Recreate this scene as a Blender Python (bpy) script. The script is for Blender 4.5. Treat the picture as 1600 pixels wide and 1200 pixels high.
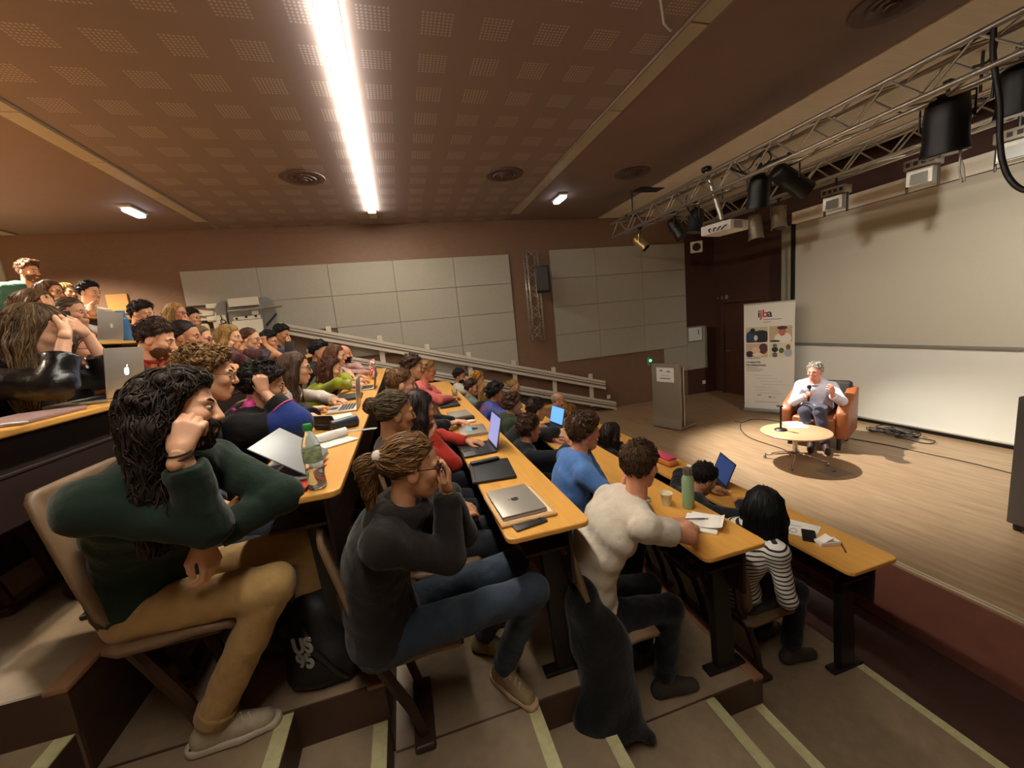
import bpy, bmesh, math, random
import numpy as np
from mathutils import Vector, Matrix

for o in list(bpy.data.objects): bpy.data.objects.remove(o, do_unlink=True)
S = bpy.context.scene
COL = S.collection
RNG = np.random.default_rng(7)
random.seed(7)

# ------------------------------------------------------------------ camera, world, exposure
FPX = 619.5
CAM = np.array([0.0, 0.0, 2.5])
_yaw, _pit, _rol = math.radians(14.941), math.radians(-8.747), math.radians(-5.619)
_f = np.array([math.sin(_yaw)*math.cos(_pit), math.cos(_yaw)*math.cos(_pit), math.sin(_pit)])
_r0 = np.array([math.cos(_yaw), -math.sin(_yaw), 0.0]); _u0 = np.cross(_r0, _f)
_r = math.cos(_rol)*_r0 + math.sin(_rol)*_u0
_u = -math.sin(_rol)*_r0 + math.cos(_rol)*_u0
cam = bpy.data.cameras.new('camera'); camo = bpy.data.objects.new('camera', cam); COL.objects.link(camo)
camo.matrix_world = Matrix(((_r[0], _u[0], -_f[0], CAM[0]), (_r[1], _u[1], -_f[1], CAM[1]), (_r[2], _u[2], -_f[2], CAM[2]), (0, 0, 0, 1)))
cam.sensor_width = 36; cam.lens = FPX/1600*36; cam.clip_start = 0.05
S.camera = camo
W = bpy.data.worlds.new('world'); S.world = W; W.use_nodes = True
W.node_tree.nodes['Background'].inputs[0].default_value = (0.6, 0.5, 0.4, 1)
W.node_tree.nodes['Background'].inputs[1].default_value = 0.05
S.view_settings.view_transform = 'Standard'; S.view_settings.look = 'None'
S.view_settings.exposure = 0.0; S.view_settings.gamma = 1.0; S.view_settings.use_curve_mapping = False

def ray(c):
    return ((c[0]-800)/FPX)*_r - ((c[1]-600)/FPX)*_u + _f
def onz(c, z): d = ray(c); return CAM + d*((z-CAM[2])/d[2])
def onx(c, x): d = ray(c); return CAM + d*(x/d[0])
def ony(c, y): d = ray(c); return CAM + d*(y/d[1])

# ------------------------------------------------------------------ materials
def srgb(h):
    if isinstance(h, str):
        h = h.lstrip('#'); c = [int(h[i:i+2], 16)/255 for i in (0, 2, 4)]
    else: c = [v/255 for v in h]
    return tuple((v/12.92 if v <= .04045 else ((v+.055)/1.055)**2.4) for v in c) + (1,)
MATS = {}
def mat(name, col, rough=.6, metal=0., noise=0., nscale=8., bump=0., bscale=40., emit=None, estr=0., trans=0., ior=1.45, spec=.5, stretch=None, sheen=0., alpha=1.):
    if name in MATS: return MATS[name]
    m = bpy.data.materials.new(name); m.use_nodes = True
    nt = m.node_tree; N = nt.nodes; L = nt.links; b = N['Principled BSDF']
    c = srgb(col) if not (isinstance(col, tuple) and len(col) == 4) else col
    b.inputs['Base Color'].default_value = c; b.inputs['Roughness'].default_value = rough; b.inputs['Metallic'].default_value = metal
    b.inputs['Specular IOR Level'].default_value = spec
    if trans: b.inputs['Transmission Weight'].default_value = trans; b.inputs['IOR'].default_value = ior
    if alpha < 1: b.inputs['Alpha'].default_value = alpha
    if sheen: b.inputs['Sheen Weight'].default_value = sheen
    if emit is not None:
        b.inputs['Emission Color'].default_value = srgb(emit); b.inputs['Emission Strength'].default_value = estr
    if noise or bump:
        tc = N.new('ShaderNodeTexCoord'); mp = N.new('ShaderNodeMapping'); L.new(tc.outputs['Object'], mp.inputs[0])
        if stretch: mp.inputs['Scale'].default_value = stretch
    if noise:
        n = N.new('ShaderNodeTexNoise'); n.inputs['Scale'].default_value = nscale; n.inputs['Detail'].default_value = 4; L.new(mp.outputs[0], n.inputs['Vector'])
        r = N.new('ShaderNodeValToRGB'); r.color_ramp.elements[0].position = .3; r.color_ramp.elements[1].position = .7
        r.color_ramp.elements[0].color = tuple(v*(1-noise) for v in c[:3])+(1,); r.color_ramp.elements[1].color = tuple(min(1, v*(1+noise)) for v in c[:3])+(1,)
        L.new(n.outputs['Fac'], r.inputs[0]); L.new(r.outputs[0], b.inputs['Base Color'])
    if bump:
        n2 = N.new('ShaderNodeTexNoise'); n2.inputs['Scale'].default_value = bscale; n2.inputs['Detail'].default_value = 3; L.new(mp.outputs[0], n2.inputs['Vector'])
        bp = N.new('ShaderNodeBump'); bp.inputs['Strength'].default_value = bump; bp.inputs['Distance'].default_value = .01; L.new(n2.outputs['Fac'], bp.inputs['Height']); L.new(bp.outputs[0], b.inputs['Normal'])
    MATS[name] = m
    return m

# ------------------------------------------------------------------ mesh building
class MB:
    def __init__(s): s.v = []; s.f = []; s.m = []
    def add(s, vs, fs, mi=0):
        o = len(s.v); s.v += [tuple(map(float, p)) for p in vs]; s.f += [tuple(i+o for i in f) for f in fs]; s.m += [mi]*len(fs); return s
    def box(s, lo, hi, mi=0):
        (a, b, c), (d, e, f) = lo, hi
        return s.add([(a,b,c),(d,b,c),(d,e,c),(a,e,c),(a,b,f),(d,b,f),(d,e,f),(a,e,f)], [(0,3,2,1),(4,5,6,7),(0,1,5,4),(1,2,6,5),(2,3,7,6),(3,0,4,7)], mi)
    def rbox(s, ctr, size, r=.01, seg=2, M=None, mi=0):
        bm = bmesh.new(); bmesh.ops.create_cube(bm, size=1)
        for v in bm.verts: v.co = Vector((v.co.x*size[0], v.co.y*size[1], v.co.z*size[2]))
        r = min(r, .49*min(size))
        if r > 0: bmesh.ops.bevel(bm, geom=bm.edges[:], offset=r, segments=seg, profile=.5, affect='EDGES')
        c = Vector(ctr); bm.verts.ensure_lookup_table()
        vs = [((M @ v.co) if M is not None else v.co) + c for v in bm.verts]
        fs = [[v.index for v in f.verts] for f in bm.faces]; bm.free()
        return s.add(vs, fs, mi)
    def obox(s, ctr, size, M, mi=0):
        a, b, c = [x/2 for x in size]; C = Vector(ctr)
        vs = [M @ Vector((x, y, z)) + C for z in (-c, c) for x, y in ((-a,-b),(a,-b),(a,b),(-a,b))]
        return s.add(vs, [(0,3,2,1),(4,5,6,7),(0,1,5,4),(1,2,6,5),(2,3,7,6),(3,0,4,7)], mi)
    def cyl(s, p0, p1, r0, r1=None, n=16, mi=0, caps=True):
        r1 = r0 if r1 is None else r1
        p0 = Vector(p0); p1 = Vector(p1); d = (p1-p0).normalized()
        a = d.orthogonal().normalized(); b = d.cross(a)
        vs = [p0+(a*math.cos(t)+b*math.sin(t))*r0 for t in [2*math.pi*i/n for i in range(n)]] + [p1+(a*math.cos(t)+b*math.sin(t))*r1 for t in [2*math.pi*i/n for i in range(n)]]
        fs = [(i, (i+1) % n, n+(i+1) % n, n+i) for i in range(n)]
        if caps: fs += [tuple(range(n-1, -1, -1)), tuple(range(n, 2*n))]
        return s.add(vs, fs, mi)
    def tube(s, pts, r, n=8, mi=0, closed=False):
        pts = [Vector(p) for p in pts]; k = len(pts); rs = r if isinstance(r, (list, tuple)) else [r]*k
        vs = []; a = None
        for i in range(k):
            if closed: t = (pts[(i+1) % k]-pts[i-1]).normalized()
            else: t = (pts[min(i+1, k-1)]-pts[max(i-1, 0)]).normalized()
            if a is None: a = t.orthogonal().normalized()
            a = (a - t*a.dot(t)); a = a.normalized() if a.length > 1e-6 else t.orthogonal().normalized()
            b = t.cross(a)
            vs += [pts[i]+(a*math.cos(2*math.pi*j/n)+b*math.sin(2*math.pi*j/n))*rs[i] for j in range(n)]
        fs = []
        for i in range(k if closed else k-1):
            i2 = (i+1) % k
            fs += [(i*n+j, i*n+(j+1) % n, i2*n+(j+1) % n, i2*n+j) for j in range(n)]
        if not closed: fs += [tuple(range(n-1, -1, -1)), tuple(range((k-1)*n, k*n))]
        return s.add(vs, fs, mi)
    def lathe(s, prof, ctr=(0,0,0), n=20, M=None, mi=0):
        vs = []; k = len(prof); C = Vector(ctr)
        for (r, z) in prof:
            for j in range(n):
                t = 2*math.pi*j/n; p = Vector((r*math.cos(t), r*math.sin(t), z)); vs.append((M @ p if M is not None else p)+C)
        fs = [(i*n+j, i*n+(j+1) % n, (i+1)*n+(j+1) % n, (i+1)*n+j) for i in range(k-1) for j in range(n)]
        if prof[0][0] > 1e-4: fs.append(tuple(range(n-1, -1, -1)))
        if prof[-1][0] > 1e-4: fs.append(tuple(range((k-1)*n, k*n)))
        return s.add(vs, fs, mi)
    def prism(s, poly, h, M=None, ctr=(0,0,0), mi=0):
        n = len(poly); C = Vector(ctr)
        vs = [Vector((x, y, 0)) for x, y in poly]+[Vector((x, y, h)) for x, y in poly]
        vs = [(M @ p if M is not None else p)+C for p in vs]
        return s.add(vs, [tuple(range(n-1, -1, -1)), tuple(range(n, 2*n))]+[(i, (i+1) % n, n+(i+1) % n, n+i) for i in range(n)], mi)
    def ell(s, ctr, rad, n=10, M=None, mi=0):
        prof = [(math.sin(math.pi*i/n), -math.cos(math.pi*i/n)) for i in range(n+1)]
        C = Vector(ctr); vs = []; q = 2*n
        for r, z in prof:
            for j in range(q):
                t = 2*math.pi*j/q; p = Vector((r*math.cos(t)*rad[0], r*math.sin(t)*rad[1], z*rad[2])); vs.append((M @ p if M is not None else p)+C)
        return s.add(vs, [(i*q+j, i*q+(j+1) % q, (i+1)*q+(j+1) % q, (i+1)*q+j) for i in range(n) for j in range(q)], mi)

def link(o, parent=None):
    COL.objects.link(o)
    if parent is not None: o.parent = parent
    return o
def obj(name, mb, mats, parent=None, smooth=False, loc=None, auto=None):
    me = bpy.data.meshes.new(name); me.from_pydata(mb.v, [], mb.f); me.update()
    if not isinstance(mats, (list, tuple)): mats = [mats]
    for m in mats: me.materials.append(m)
    if len(mats) > 1: me.polygons.foreach_set('material_index', mb.m)
    if smooth or auto:
        me.polygons.foreach_set('use_smooth', [True]*len(me.polygons))
        if auto: me.set_sharp_from_angle(angle=math.radians(auto))
    o = bpy.data.objects.new(name, me); link(o, parent)
    if loc is not None: o.location = loc
    return o
def empty(name, loc, rz=0., label=None, cat=None, group=None):
    o = bpy.data.objects.new(name, None); o.empty_display_size = .1; o.location = tuple(map(float, loc)); o.rotation_euler = (0, 0, rz); link(o)
    if label: tag(o, label, cat, group)
    return o
def tag(o, label, cat, group=None):
    o['label'] = label; o['category'] = cat
    if group: o['group'] = group
    return o
def struct(o): o['kind'] = 'structure'; return o
def Rx(a): return Matrix.Rotation(a, 3, 'X')
def Ry(a): return Matrix.Rotation(a, 3, 'Y')
def Rz(a): return Matrix.Rotation(a, 3, 'Z')
def frame(x, z):
    x = Vector(x).normalized(); z = Vector(z); z = (z - x*z.dot(x)).normalized(); y = z.cross(x)
    return Matrix((x, y, z)).transposed()
def text(name, body, size, M, ctr, m, parent=None, ext=.0006, align='CENTER', bold=0.):
    cu = bpy.data.curves.new(name, 'FONT'); cu.body = body; cu.size = size; cu.extrude = ext; cu.align_x = align; cu.align_y = 'CENTER'; cu.offset = bold; cu.resolution_u = 3
    t = bpy.data.objects.new(name, cu); COL.objects.link(t)
    dg = bpy.context.evaluated_depsgraph_get(); me = bpy.data.meshes.new_from_object(t.evaluated_get(dg)); bpy.data.objects.remove(t, do_unlink=True)
    me.transform(Matrix.Translation(Vector(ctr)) @ M.to_4x4()); me.materials.clear(); me.materials.append(m)
    o = bpy.data.objects.new(name, me); return link(o, parent)

# ------------------------------------------------------------------ implicit surfaces (for bodies, hair, cloth)
class Field:
    def __init__(s, lo, hi, h):
        s.h = h; s.lo = np.array(lo, float)-2*h; n = np.ceil((np.array(hi)-s.lo)/h).astype(int)+3
        s.ax = [ (s.lo[i]+h*np.arange(n[i])).astype(np.float32) for i in range(3)]
        s.F = np.full(n, .5, np.float32)
    def sub(s, lo, hi):
        a = np.maximum(0, np.floor((lo-s.lo)/s.h).astype(int)); b = np.minimum(s.F.shape, np.ceil((hi-s.lo)/s.h).astype(int)+1)
        if (b <= a).any(): return None
        sl = tuple(slice(a[i], b[i]) for i in range(3))
        return sl, s.ax[0][sl[0]][:, None, None], s.ax[1][sl[1]][None, :, None], s.ax[2][sl[2]][None, None, :]
    def dist(s, pr, X, Y, Z):
        t = pr[0]
        if t == 'c':      # tapered capsule, with optional cut planes
            a, b, r0, r1 = pr[1:5]; ab = b-a; L2 = max(float(ab@ab), 1e-9)
            px, py, pz = X-a[0], Y-a[1], Z-a[2]
            u = np.clip((px*ab[0]+py*ab[1]+pz*ab[2])/L2, 0, 1)
            d = np.sqrt((px-u*ab[0])**2+(py-u*ab[1])**2+(pz-u*ab[2])**2)-(r0+(r1-r0)*u)
        else:             # ellipsoid with axes rows in A
            c, A, r = pr[1:4]
            px, py, pz = X-c[0], Y-c[1], Z-c[2]
            q = [(px*A[i][0]+py*A[i][1]+pz*A[i][2]) for i in range(3)]
            k0 = np.sqrt((q[0]/r[0])**2+(q[1]/r[1])**2+(q[2]/r[2])**2); k1 = np.sqrt((q[0]/r[0]**2)**2+(q[1]/r[1]**2)**2+(q[2]/r[2]**2)**2)
            d = k0*(k0-1)/np.maximum(k1, 1e-6)
        for (c, n) in (pr[5] if len(pr) > 5 else []):
            d = np.maximum(d, (X-c[0])*n[0]+(Y-c[1])*n[1]+(Z-c[2])*n[2])
        return d
    def bounds(s, pr):
        if pr[0] == 'c':
            r = max(pr[3], pr[4]); return np.minimum(pr[1], pr[2])-r, np.maximum(pr[1], pr[2])+r
        r = max(pr[3]); return pr[1]-r, pr[1]+r
    def add(s, pr, k=.02):
        lo, hi = s.bounds(pr); m = k+3*s.h; g = s.sub(lo-m, hi+m)
        if g is None: return
        sl, X, Y, Z = g; d = s.dist(pr, X, Y, Z); f = s.F[sl]
        if k > 0:
            hh = np.clip(.5+.5*(f-d)/k, 0, 1); s.F[sl] = f*(1-hh)+d*hh-k*hh*(1-hh)
        else: s.F[sl] = np.minimum(f, d)
    def cut(s, pr, k=.01):
        lo, hi = s.bounds(pr); m = k+3*s.h; g = s.sub(lo-m, hi+m)
        if g is None: return
        sl, X, Y, Z = g; d = -s.dist(pr, X, Y, Z); f = s.F[sl]
        hh = np.clip(.5-.5*(f-d)/k, 0, 1); s.F[sl] = f*(1-hh)+d*hh+k*hh*(1-hh)
    def halfcut(s, c, n):
        d = (s.ax[0][:, None, None]-c[0])*n[0]+(s.ax[1][None, :, None]-c[1])*n[1]+(s.ax[2][None, None, :]-c[2])*n[2]
        s.F = np.maximum(s.F, d.astype(np.float32))
    def smoothhalf(s, c, n, k):
        d = ((s.ax[0][:, None, None]-c[0])*n[0]+(s.ax[1][None, :, None]-c[1])*n[1]+(s.ax[2][None, None, :]-c[2])*n[2]).astype(np.float32); f = s.F
        hh = np.clip(.5-.5*(f-d)/k, 0, 1); s.F = f*(1-hh)+d*hh+k*hh*(1-hh)
    def wob(s, amp, fr, ph=0.):
        X = s.ax[0][:, None, None]*fr; Y = s.ax[1][None, :, None]*fr; Z = s.ax[2][None, None, :]*fr
        s.F = (s.F+amp*(np.sin(X+1.7*np.sin(Y*.9+ph)+ph)*np.sin(Y*1.1+1.3*np.sin(Z*.8)+2*ph)+.6*np.sin(Z*1.2+1.9*np.sin(X*.7)+ph))).astype(np.float32)
    def sample(s, P):
        q = (P-s.lo)/s.h; i = np.clip(np.floor(q).astype(int), 0, np.array(s.F.shape)-2); t = np.clip(q-i, 0, 1)
        F = s.F; o = 0
        for a in (0, 1):
            for b in (0, 1):
                for c in (0, 1):
                    w = (t[:, 0] if a else 1-t[:, 0])*(t[:, 1] if b else 1-t[:, 1])*(t[:, 2] if c else 1-t[:, 2])
                    o = o+w*F[i[:, 0]+a, i[:, 1]+b, i[:, 2]+c]
        return o
    def grad(s, P):
        e = s.h; g = np.stack([s.sample(P+np.eye(3)[k]*e)-s.sample(P-np.eye(3)[k]*e) for k in range(3)], 1)
        return g/np.maximum(np.linalg.norm(g, axis=1, keepdims=True), 1e-6)
    def mesh(s):
        F = s.F; neg = F < 0
        c = [neg[a:F.shape[0]-1+a, b:F.shape[1]-1+b, d:F.shape[2]-1+d] for a in (0, 1) for b in (0, 1) for d in (0, 1)]
        sm = sum(x.astype(np.int8) for x in c); act = (sm > 0) & (sm < 8)
        I = np.argwhere(act)
        if len(I) == 0: return np.zeros((0, 3)), np.zeros((0, 4), int)
        off = np.array([(a, b, d) for a in (0, 1) for b in (0, 1) for d in (0, 1)])
        val = np.stack([F[I[:, 0]+o[0], I[:, 1]+o[1], I[:, 2]+o[2]] for o in off], 1)
        acc = np.zeros((len(I), 3)); cnt = np.zeros(len(I))
        for a in range(8):
            for b in range(a+1, 8):
                if np.abs(off[a]-off[b]).sum() != 1: continue
                va, vb = val[:, a], val[:, b]; m = (va < 0) != (vb < 0)
                t = np.where(m, va/np.where(m, va-vb, 1), 0)
                acc += m[:, None]*(off[a]+t[:, None]*(off[b]-off[a])); cnt += m
        V = s.lo+s.h*(I+acc/cnt[:, None])
        idx = np.full(act.shape, -1, np.int32); idx[tuple(I.T)] = np.arange(len(I))
        Q = []
        for ax in range(3):
            u, w = (ax+1) % 3, (ax+2) % 3
            A = np.take(neg, range(0, F.shape[ax]-1), ax); B = np.take(neg, range(1, F.shape[ax]), ax)
            for flip, mk in ((0, A & ~B), (1, ~A & B)):
                J = np.argwhere(mk); J = J[(J[:, u] > 0) & (J[:, w] > 0) & (J[:, u] < act.shape[u]) & (J[:, w] < act.shape[w])]
                if len(J) == 0: continue
                e = np.eye(3, dtype=int); cs = [J-e[u]-e[w], J-e[w], J, J-e[u]]
                q = np.stack([idx[tuple(x.T)] for x in cs], 1)
                Q.append(q[:, ::-1] if flip else q)
        return V, np.concatenate(Q)
def qmesh(name, parts, mats, parent=None, loc=(0, 0, 0)):
    """parts: list of (V, Q, material index); one mesh object"""
    V = np.concatenate([p[0] for p in parts]); off = 0; Q = []; M = []
    for v, q, m in parts:
        Q.append(q+off); off += len(v); M.append(np.full(len(q), m, np.int32) if np.isscalar(m) else m)
    Q = np.concatenate(Q).astype(np.int32); M = np.concatenate(M).astype(np.int32)
    me = bpy.data.meshes.new(name)
    me.vertices.add(len(V)); me.vertices.foreach_set('co', (V-np.array(loc)).astype(np.float32).ravel())
    me.loops.add(Q.size); me.loops.foreach_set('vertex_index', Q.ravel())
    me.polygons.add(len(Q)); me.polygons.foreach_set('loop_start', np.arange(0, Q.size, 4, dtype=np.int32)); me.polygons.foreach_set('material_index', M)
    me.polygons.foreach_set('use_smooth', np.ones(len(Q), bool))
    for m in mats: me.materials.append(m)
    me.update(calc_edges=True)
    o = bpy.data.objects.new(name, me); link(o, parent); return o
def cap(a, b, r0, r1=None, cuts=None):
    p = ['c', np.array(a, float), np.array(b, float), r0, r0 if r1 is None else r1]
    if cuts: p.append([(np.array(c, float), np.array(n, float)) for c, n in cuts])
    return p
def ell(c, r, A=None, cuts=None):
    p = ['e', np.array(c, float), np.eye(3) if A is None else np.array(A, float), np.array(r, float)]
    if cuts: p += [None, [(np.array(q, float), np.array(n, float)) for q, n in cuts]]
    return p
def implicit(prims, h, k=.02):
    lo = np.full(3, 1e9); hi = -lo
    for pr in prims:
        kk = pr[0]; r = max(kk[3], kk[4]) if kk[0] == 'c' else max(kk[3])
        pts = (kk[1], kk[2]) if kk[0] == 'c' else (kk[1],)
        for p in pts: lo = np.minimum(lo, p-r); hi = np.maximum(hi, p+r)
    f = Field(lo, hi, h)
    for pr in prims: f.add(pr[0], pr[1] if len(pr) > 1 else k)
    return f
# ------------------------------------------------------------------ large lights of the hall: the lit ceiling strip and the stage lamps live in their builders
ZC = 4.5            # ceiling
ZS = .386           # stage floor
YW = 7.9            # far side wall
YN = -2.0           # near side wall
XB = -7.0           # rear wall
XF = 7.25           # wall behind the stage
Y0, Y1 = 1.6, 7.0   # seating block
def fz(i): return .353*i
def dz(i): return .904+.353*i
def drx(i): return 2.67-.985*i      # desk edge towards the stage
DW = .385

# ---- materials
def wood(name, col, grain=(1, 14, 14), amt=.14, rough=.45, bump=.03, sc=5.):
    return mat(name, col, rough, noise=amt, nscale=sc, stretch=grain, bump=bump, bscale=30)
M_wall = wood('brown_wall', '#7e604a', (3, 3, 30), .10, .62)
M_wallf = wood('stage_wall_brown', '#4c2d23', (3, 3, 30), .08, .6)
M_panel = mat('acoustic_panel', '#a8a292', .9, noise=.05, nscale=60, bump=.15, bscale=160)
M_beige = wood('beige_soffit', '#e6dcc8', (.5, 8, 8), .05, .6)
M_tread = mat('tier_floor', '#8a775e', .55, noise=.12, nscale=14, bump=.05, bscale=200)
M_riser = mat('riser', '#463024', .5, noise=.1, nscale=10)
M_nose = mat('step_nosing', '#b9b487', .5, noise=.12, nscale=30)
M_pit = mat('pit_floor', '#452d26', .6, noise=.12, nscale=20)
M_black = mat('black_metal', '#0d0c0c', .45)
M_dark = mat('dark_metal', '#26211f', .5)
M_white = mat('white_paint', '#d9d4c8', .5)
M_grey = mat('grey_metal', '#8c8880', .45, metal=.3)
M_alu = mat('aluminium', '#b9b3a6', .35, metal=.75)
M_paper = mat('paper', '#e6e2d8', .75, noise=.03, nscale=30)

def stage_floor_mat():
    m = bpy.data.materials.new('stage_floor'); m.use_nodes = True; MATS['stage_floor'] = m
    nt = m.node_tree; N = nt.nodes; L = nt.links; b = N['Principled BSDF']; b.inputs['Roughness'].default_value = .42
    tc = N.new('ShaderNodeTexCoord'); mp = N.new('ShaderNodeMapping'); mp.inputs['Scale'].default_value = (9, .9, 1); L.new(tc.outputs['Object'], mp.inputs[0])
    n = N.new('ShaderNodeTexNoise'); n.inputs['Scale'].default_value = 2.2; n.inputs['Detail'].default_value = 6; L.new(mp.outputs[0], n.inputs[0])
    r = N.new('ShaderNodeValToRGB'); r.color_ramp.elements[0].position = .3; r.color_ramp.elements[1].position = .72
    r.color_ramp.elements[0].color = srgb('#8f7355'); r.color_ramp.elements[1].color = srgb('#a98d6c')
    L.new(n.outputs[0], r.inputs[0]); L.new(r.outputs[0], b.inputs['Base Color']); return m
M_stage = stage_floor_mat()
def perforated(name, base, dot):
    m = bpy.data.materials.new(name); m.use_nodes = True
    nt = m.node_tree; N = nt.nodes; L = nt.links; b = N['Principled BSDF']; b.inputs['Roughness'].default_value = .75
    tc = N.new('ShaderNodeTexCoord'); sp = N.new('ShaderNodeSeparateXYZ'); L.new(tc.outputs['Object'], sp.inputs[0])
    def mth(op, a, bb=None):
        n = N.new('ShaderNodeMath'); n.operation = op
        for k, v in ((0, a), (1, bb)):
            if v is None: continue
            if isinstance(v, (int, float)): n.inputs[k].default_value = v
            else: L.new(v, n.inputs[k])
        return n.outputs[0]
    def frac(o, s): return mth('FRACT', mth('MULTIPLY', o, s))
    fx, fy = frac(sp.outputs[0], 1/.027), frac(sp.outputs[1], 1/.027)
    dx, dy = mth('SUBTRACT', fx, .5), mth('SUBTRACT', fy, .5)
    dot_ = mth('LESS_THAN', mth('ADD', mth('MULTIPLY', dx, dx), mth('MULTIPLY', dy, dy)), .1)
    sq = mth('MULTIPLY', mth('LESS_THAN', frac(sp.outputs[0], 1/.405), .53), mth('LESS_THAN', frac(sp.outputs[1], 1/.405), .53))
    f = mth('MULTIPLY', dot_, sq)
    nz = N.new('ShaderNodeTexNoise'); nz.inputs['Scale'].default_value = 1.2; L.new(tc.outputs['Object'], nz.inputs[0])
    mx = N.new('ShaderNodeMix'); mx.data_type = 'RGBA'; L.new(f, mx.inputs['Factor']); mx.inputs[6].default_value = srgb(base); mx.inputs[7].default_value = srgb(dot)
    L.new(mx.outputs[2], b.inputs['Base Color']); MATS[name] = m; return m
M_ceil = perforated('perforated_ceiling', '#8a7b78', '#ada29d')

# ---- room shell
def sbox(name, lo, hi, m): return struct(obj(name, MB().box(lo, hi), m))
wall_left = sbox('wall_left', (XB-.2, YW, -.4), (XF+.2, YW+.2, ZC+.3), M_wall)
sbox('wall_right', (XB-.2, YN-.2, -.4), (XF+.2, YN, ZC+.3), M_wall)
sbox('wall_back', (XB-.2, YN, -.4), (XB, YW, ZC+.3), M_wall)
wall_front = sbox('wall_front', (XF, YN, -.4), (XF+.2, YW, ZC+.3), M_wallf)
M_ceilp = mat('plain_ceiling', '#83706a', .75, noise=.04, nscale=3)
ceiling = sbox('ceiling', (-2.68, YN, ZC), (2.36, YW, ZC+.2), M_ceil)
sbox('ceiling', (XB, YN, ZC), (-2.68, YW, ZC+.2), M_ceilp); sbox('ceiling', (2.36, YN, ZC), (4.33, YW, ZC+.2), M_ceilp)
sbox('ceiling', (4.33, YN, ZC-.015), (6.85, YW, ZC+.2), M_beige)
sbox('ceiling', (6.85, YN, ZC+.05), (XF, YW, ZC+.25), mat('dark_recess', '#1c0f0c', .8))
# dark stretch of the side wall by the stage
sbox('trim_1', (6.43, YW-.012, ZS), (XF, YW, 4.45), M_wallf)
# floors
sbox('floor', (3.41, YN, -.2), (XF, YW, ZS), M_stage)
sbox('floor', (2.70, YN, -.3), (3.41, YW, -.12), M_pit)
obj_pit = sbox('trim_2', (3.398, YN, -.12), (3.41, YW, ZS-.012), mat('stage_riser', '#7a4a3b', .6, noise=.1, nscale=8))
for k, x in enumerate((3.42, 3.452)):
    sbox('trim_3', (x, YN, ZS), (x+.016, YW, ZS+.004), mat('steel_strip', '#cfc6b4', .3, metal=.6))
sbox('floor', (1.73, YN, -.3), (2.70, YW, 0), M_tread)
TOP = 7
for i in range(1, TOP+1):
    x1 = 2.73-i; x0 = 1.73-i if i < TOP else XB
    sbox('floor', (x0, Y0, fz(i)-.6), (x1, YW, fz(i)), M_riser if False else M_tread)          # seating tier
    sbox('floor', (x0, YN, fz(i)-.5), (x1-.335, Y0-.001, fz(i)), M_tread)                          # aisle step
    sbox('floor', (x1-.335, YN, fz(i)-.6), (x1, Y0-.001, fz(i)-.175), M_tread)                        # half step
    # front facing of the tier and its rounded brown edge
    sbox('trim_4', (x1, Y0, fz(i)-.353), (x1+.012, YW, fz(i)), M_riser)
    sbox('trim_5', (x0+.012, Y0-.012, fz(i)-.175), (x1+.012, Y0-.0015, fz(i)+.0015), M_riser)
    e = MB().rbox(((x1-.02), (Y0+YW)/2-.006, fz(i)-.004), (.075, YW-Y0+.02, .022), .008)
    struct(obj('trim_6', e, mat('tier_edge', '#8c6748', .3, noise=.1, nscale=10), auto=40))
    for xn, zn in ((x1, fz(i)-.175), (x1-.335, fz(i))):
        if xn < -2.2: continue
        sbox('trim_7', (xn-.055, YN, zn+.0005), (xn+.003, Y0-.02, zn+.004), M_nose)
        sbox('trim_8', (xn+.0005, YN, zn-.172), (xn+.005, Y0-.02, zn-.002), M_riser)
sbox('trim_7', (2.645, YN, .0005), (2.703, 1.75, .004), M_nose)

# ---- acoustic panels on the side wall (each tile a piece of the wall)
def panel(x0, x1, z0, z1, g=.006):
    o = obj('panel', MB().rbox(((x0+x1)/2, YW-.02, (z0+z1)/2), (x1-x0-g, .04, z1-z0-g), .004, 1), M_panel, wall_left)
    return o
ZR = [3.845, 3.28, 2.715, 2.15, 1.585, 1.02]
cols = [-3.31+1.12*k for k in range(6)]
nrow = [1, 2, 3, 4, 4]
low = [None, 2.71, 2.37, 1.93, 1.93]
for k in range(5):
    for r in range(nrow[k]):
        z0 = ZR[r+1]
        panel(cols[k], cols[k+1], z0, ZR[r])
c2 = [3.16, 4.18, 5.30, 6.42]; zr2 = [3.89, 3.31, 2.73, 2.15, 1.57]
for k in range(3):
    for r in range(4): panel(c2[k], c2[k+1], zr2[r+1], zr2[r])
panel(5.8, 6.42, .99, 1.57); panel(6.42, 6.98, .99, 1.99)
for k in range(2):
    for r in range(3): panel(-6.66+.575*k*1.0, -6.66+.575*(k+1), 4.16-.565*(r+1), 4.16-.565*r)

# ---- ceiling strips
def strip(xc, y0, y1, lit, label, joints):
    t = empty('ceiling_light', (xc, (y0+y1)/2, ZC), label=label, cat='ceiling light', group=None)
    o = np.array([xc, (y0+y1)/2, ZC]); w = .115 if lit else .16
    fr = MB()
    for sx in (-1, 1): fr.box((sx*(w/2+.006)-.006, y0-o[1], -.022 if not lit else -.006), (sx*(w/2+.006)+.006, y1-o[1], 0))
    obj('frame', fr, M_alu if lit else mat('strip_frame', '#8c8070', .4, metal=.3), t)
    ys = [y0]+list(joints)+[y1]
    for a, b in zip(ys[:-1], ys[1:]):
        on = lit and 0 < b < 7.3
        m = mat('lit_diffuser', '#fff4e0', .5, emit='#fff5e6', estr=66.) if on else mat('diffuser', '#b3ab98', .35, noise=.03, nscale=20)
        obj('diffuser', MB().rbox((0, (a+b)/2-o[1], -.012 if not lit else -.018), (w, b-a-.014, .016 if not lit else .032), .003, 1), m, t)
    return t
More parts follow.
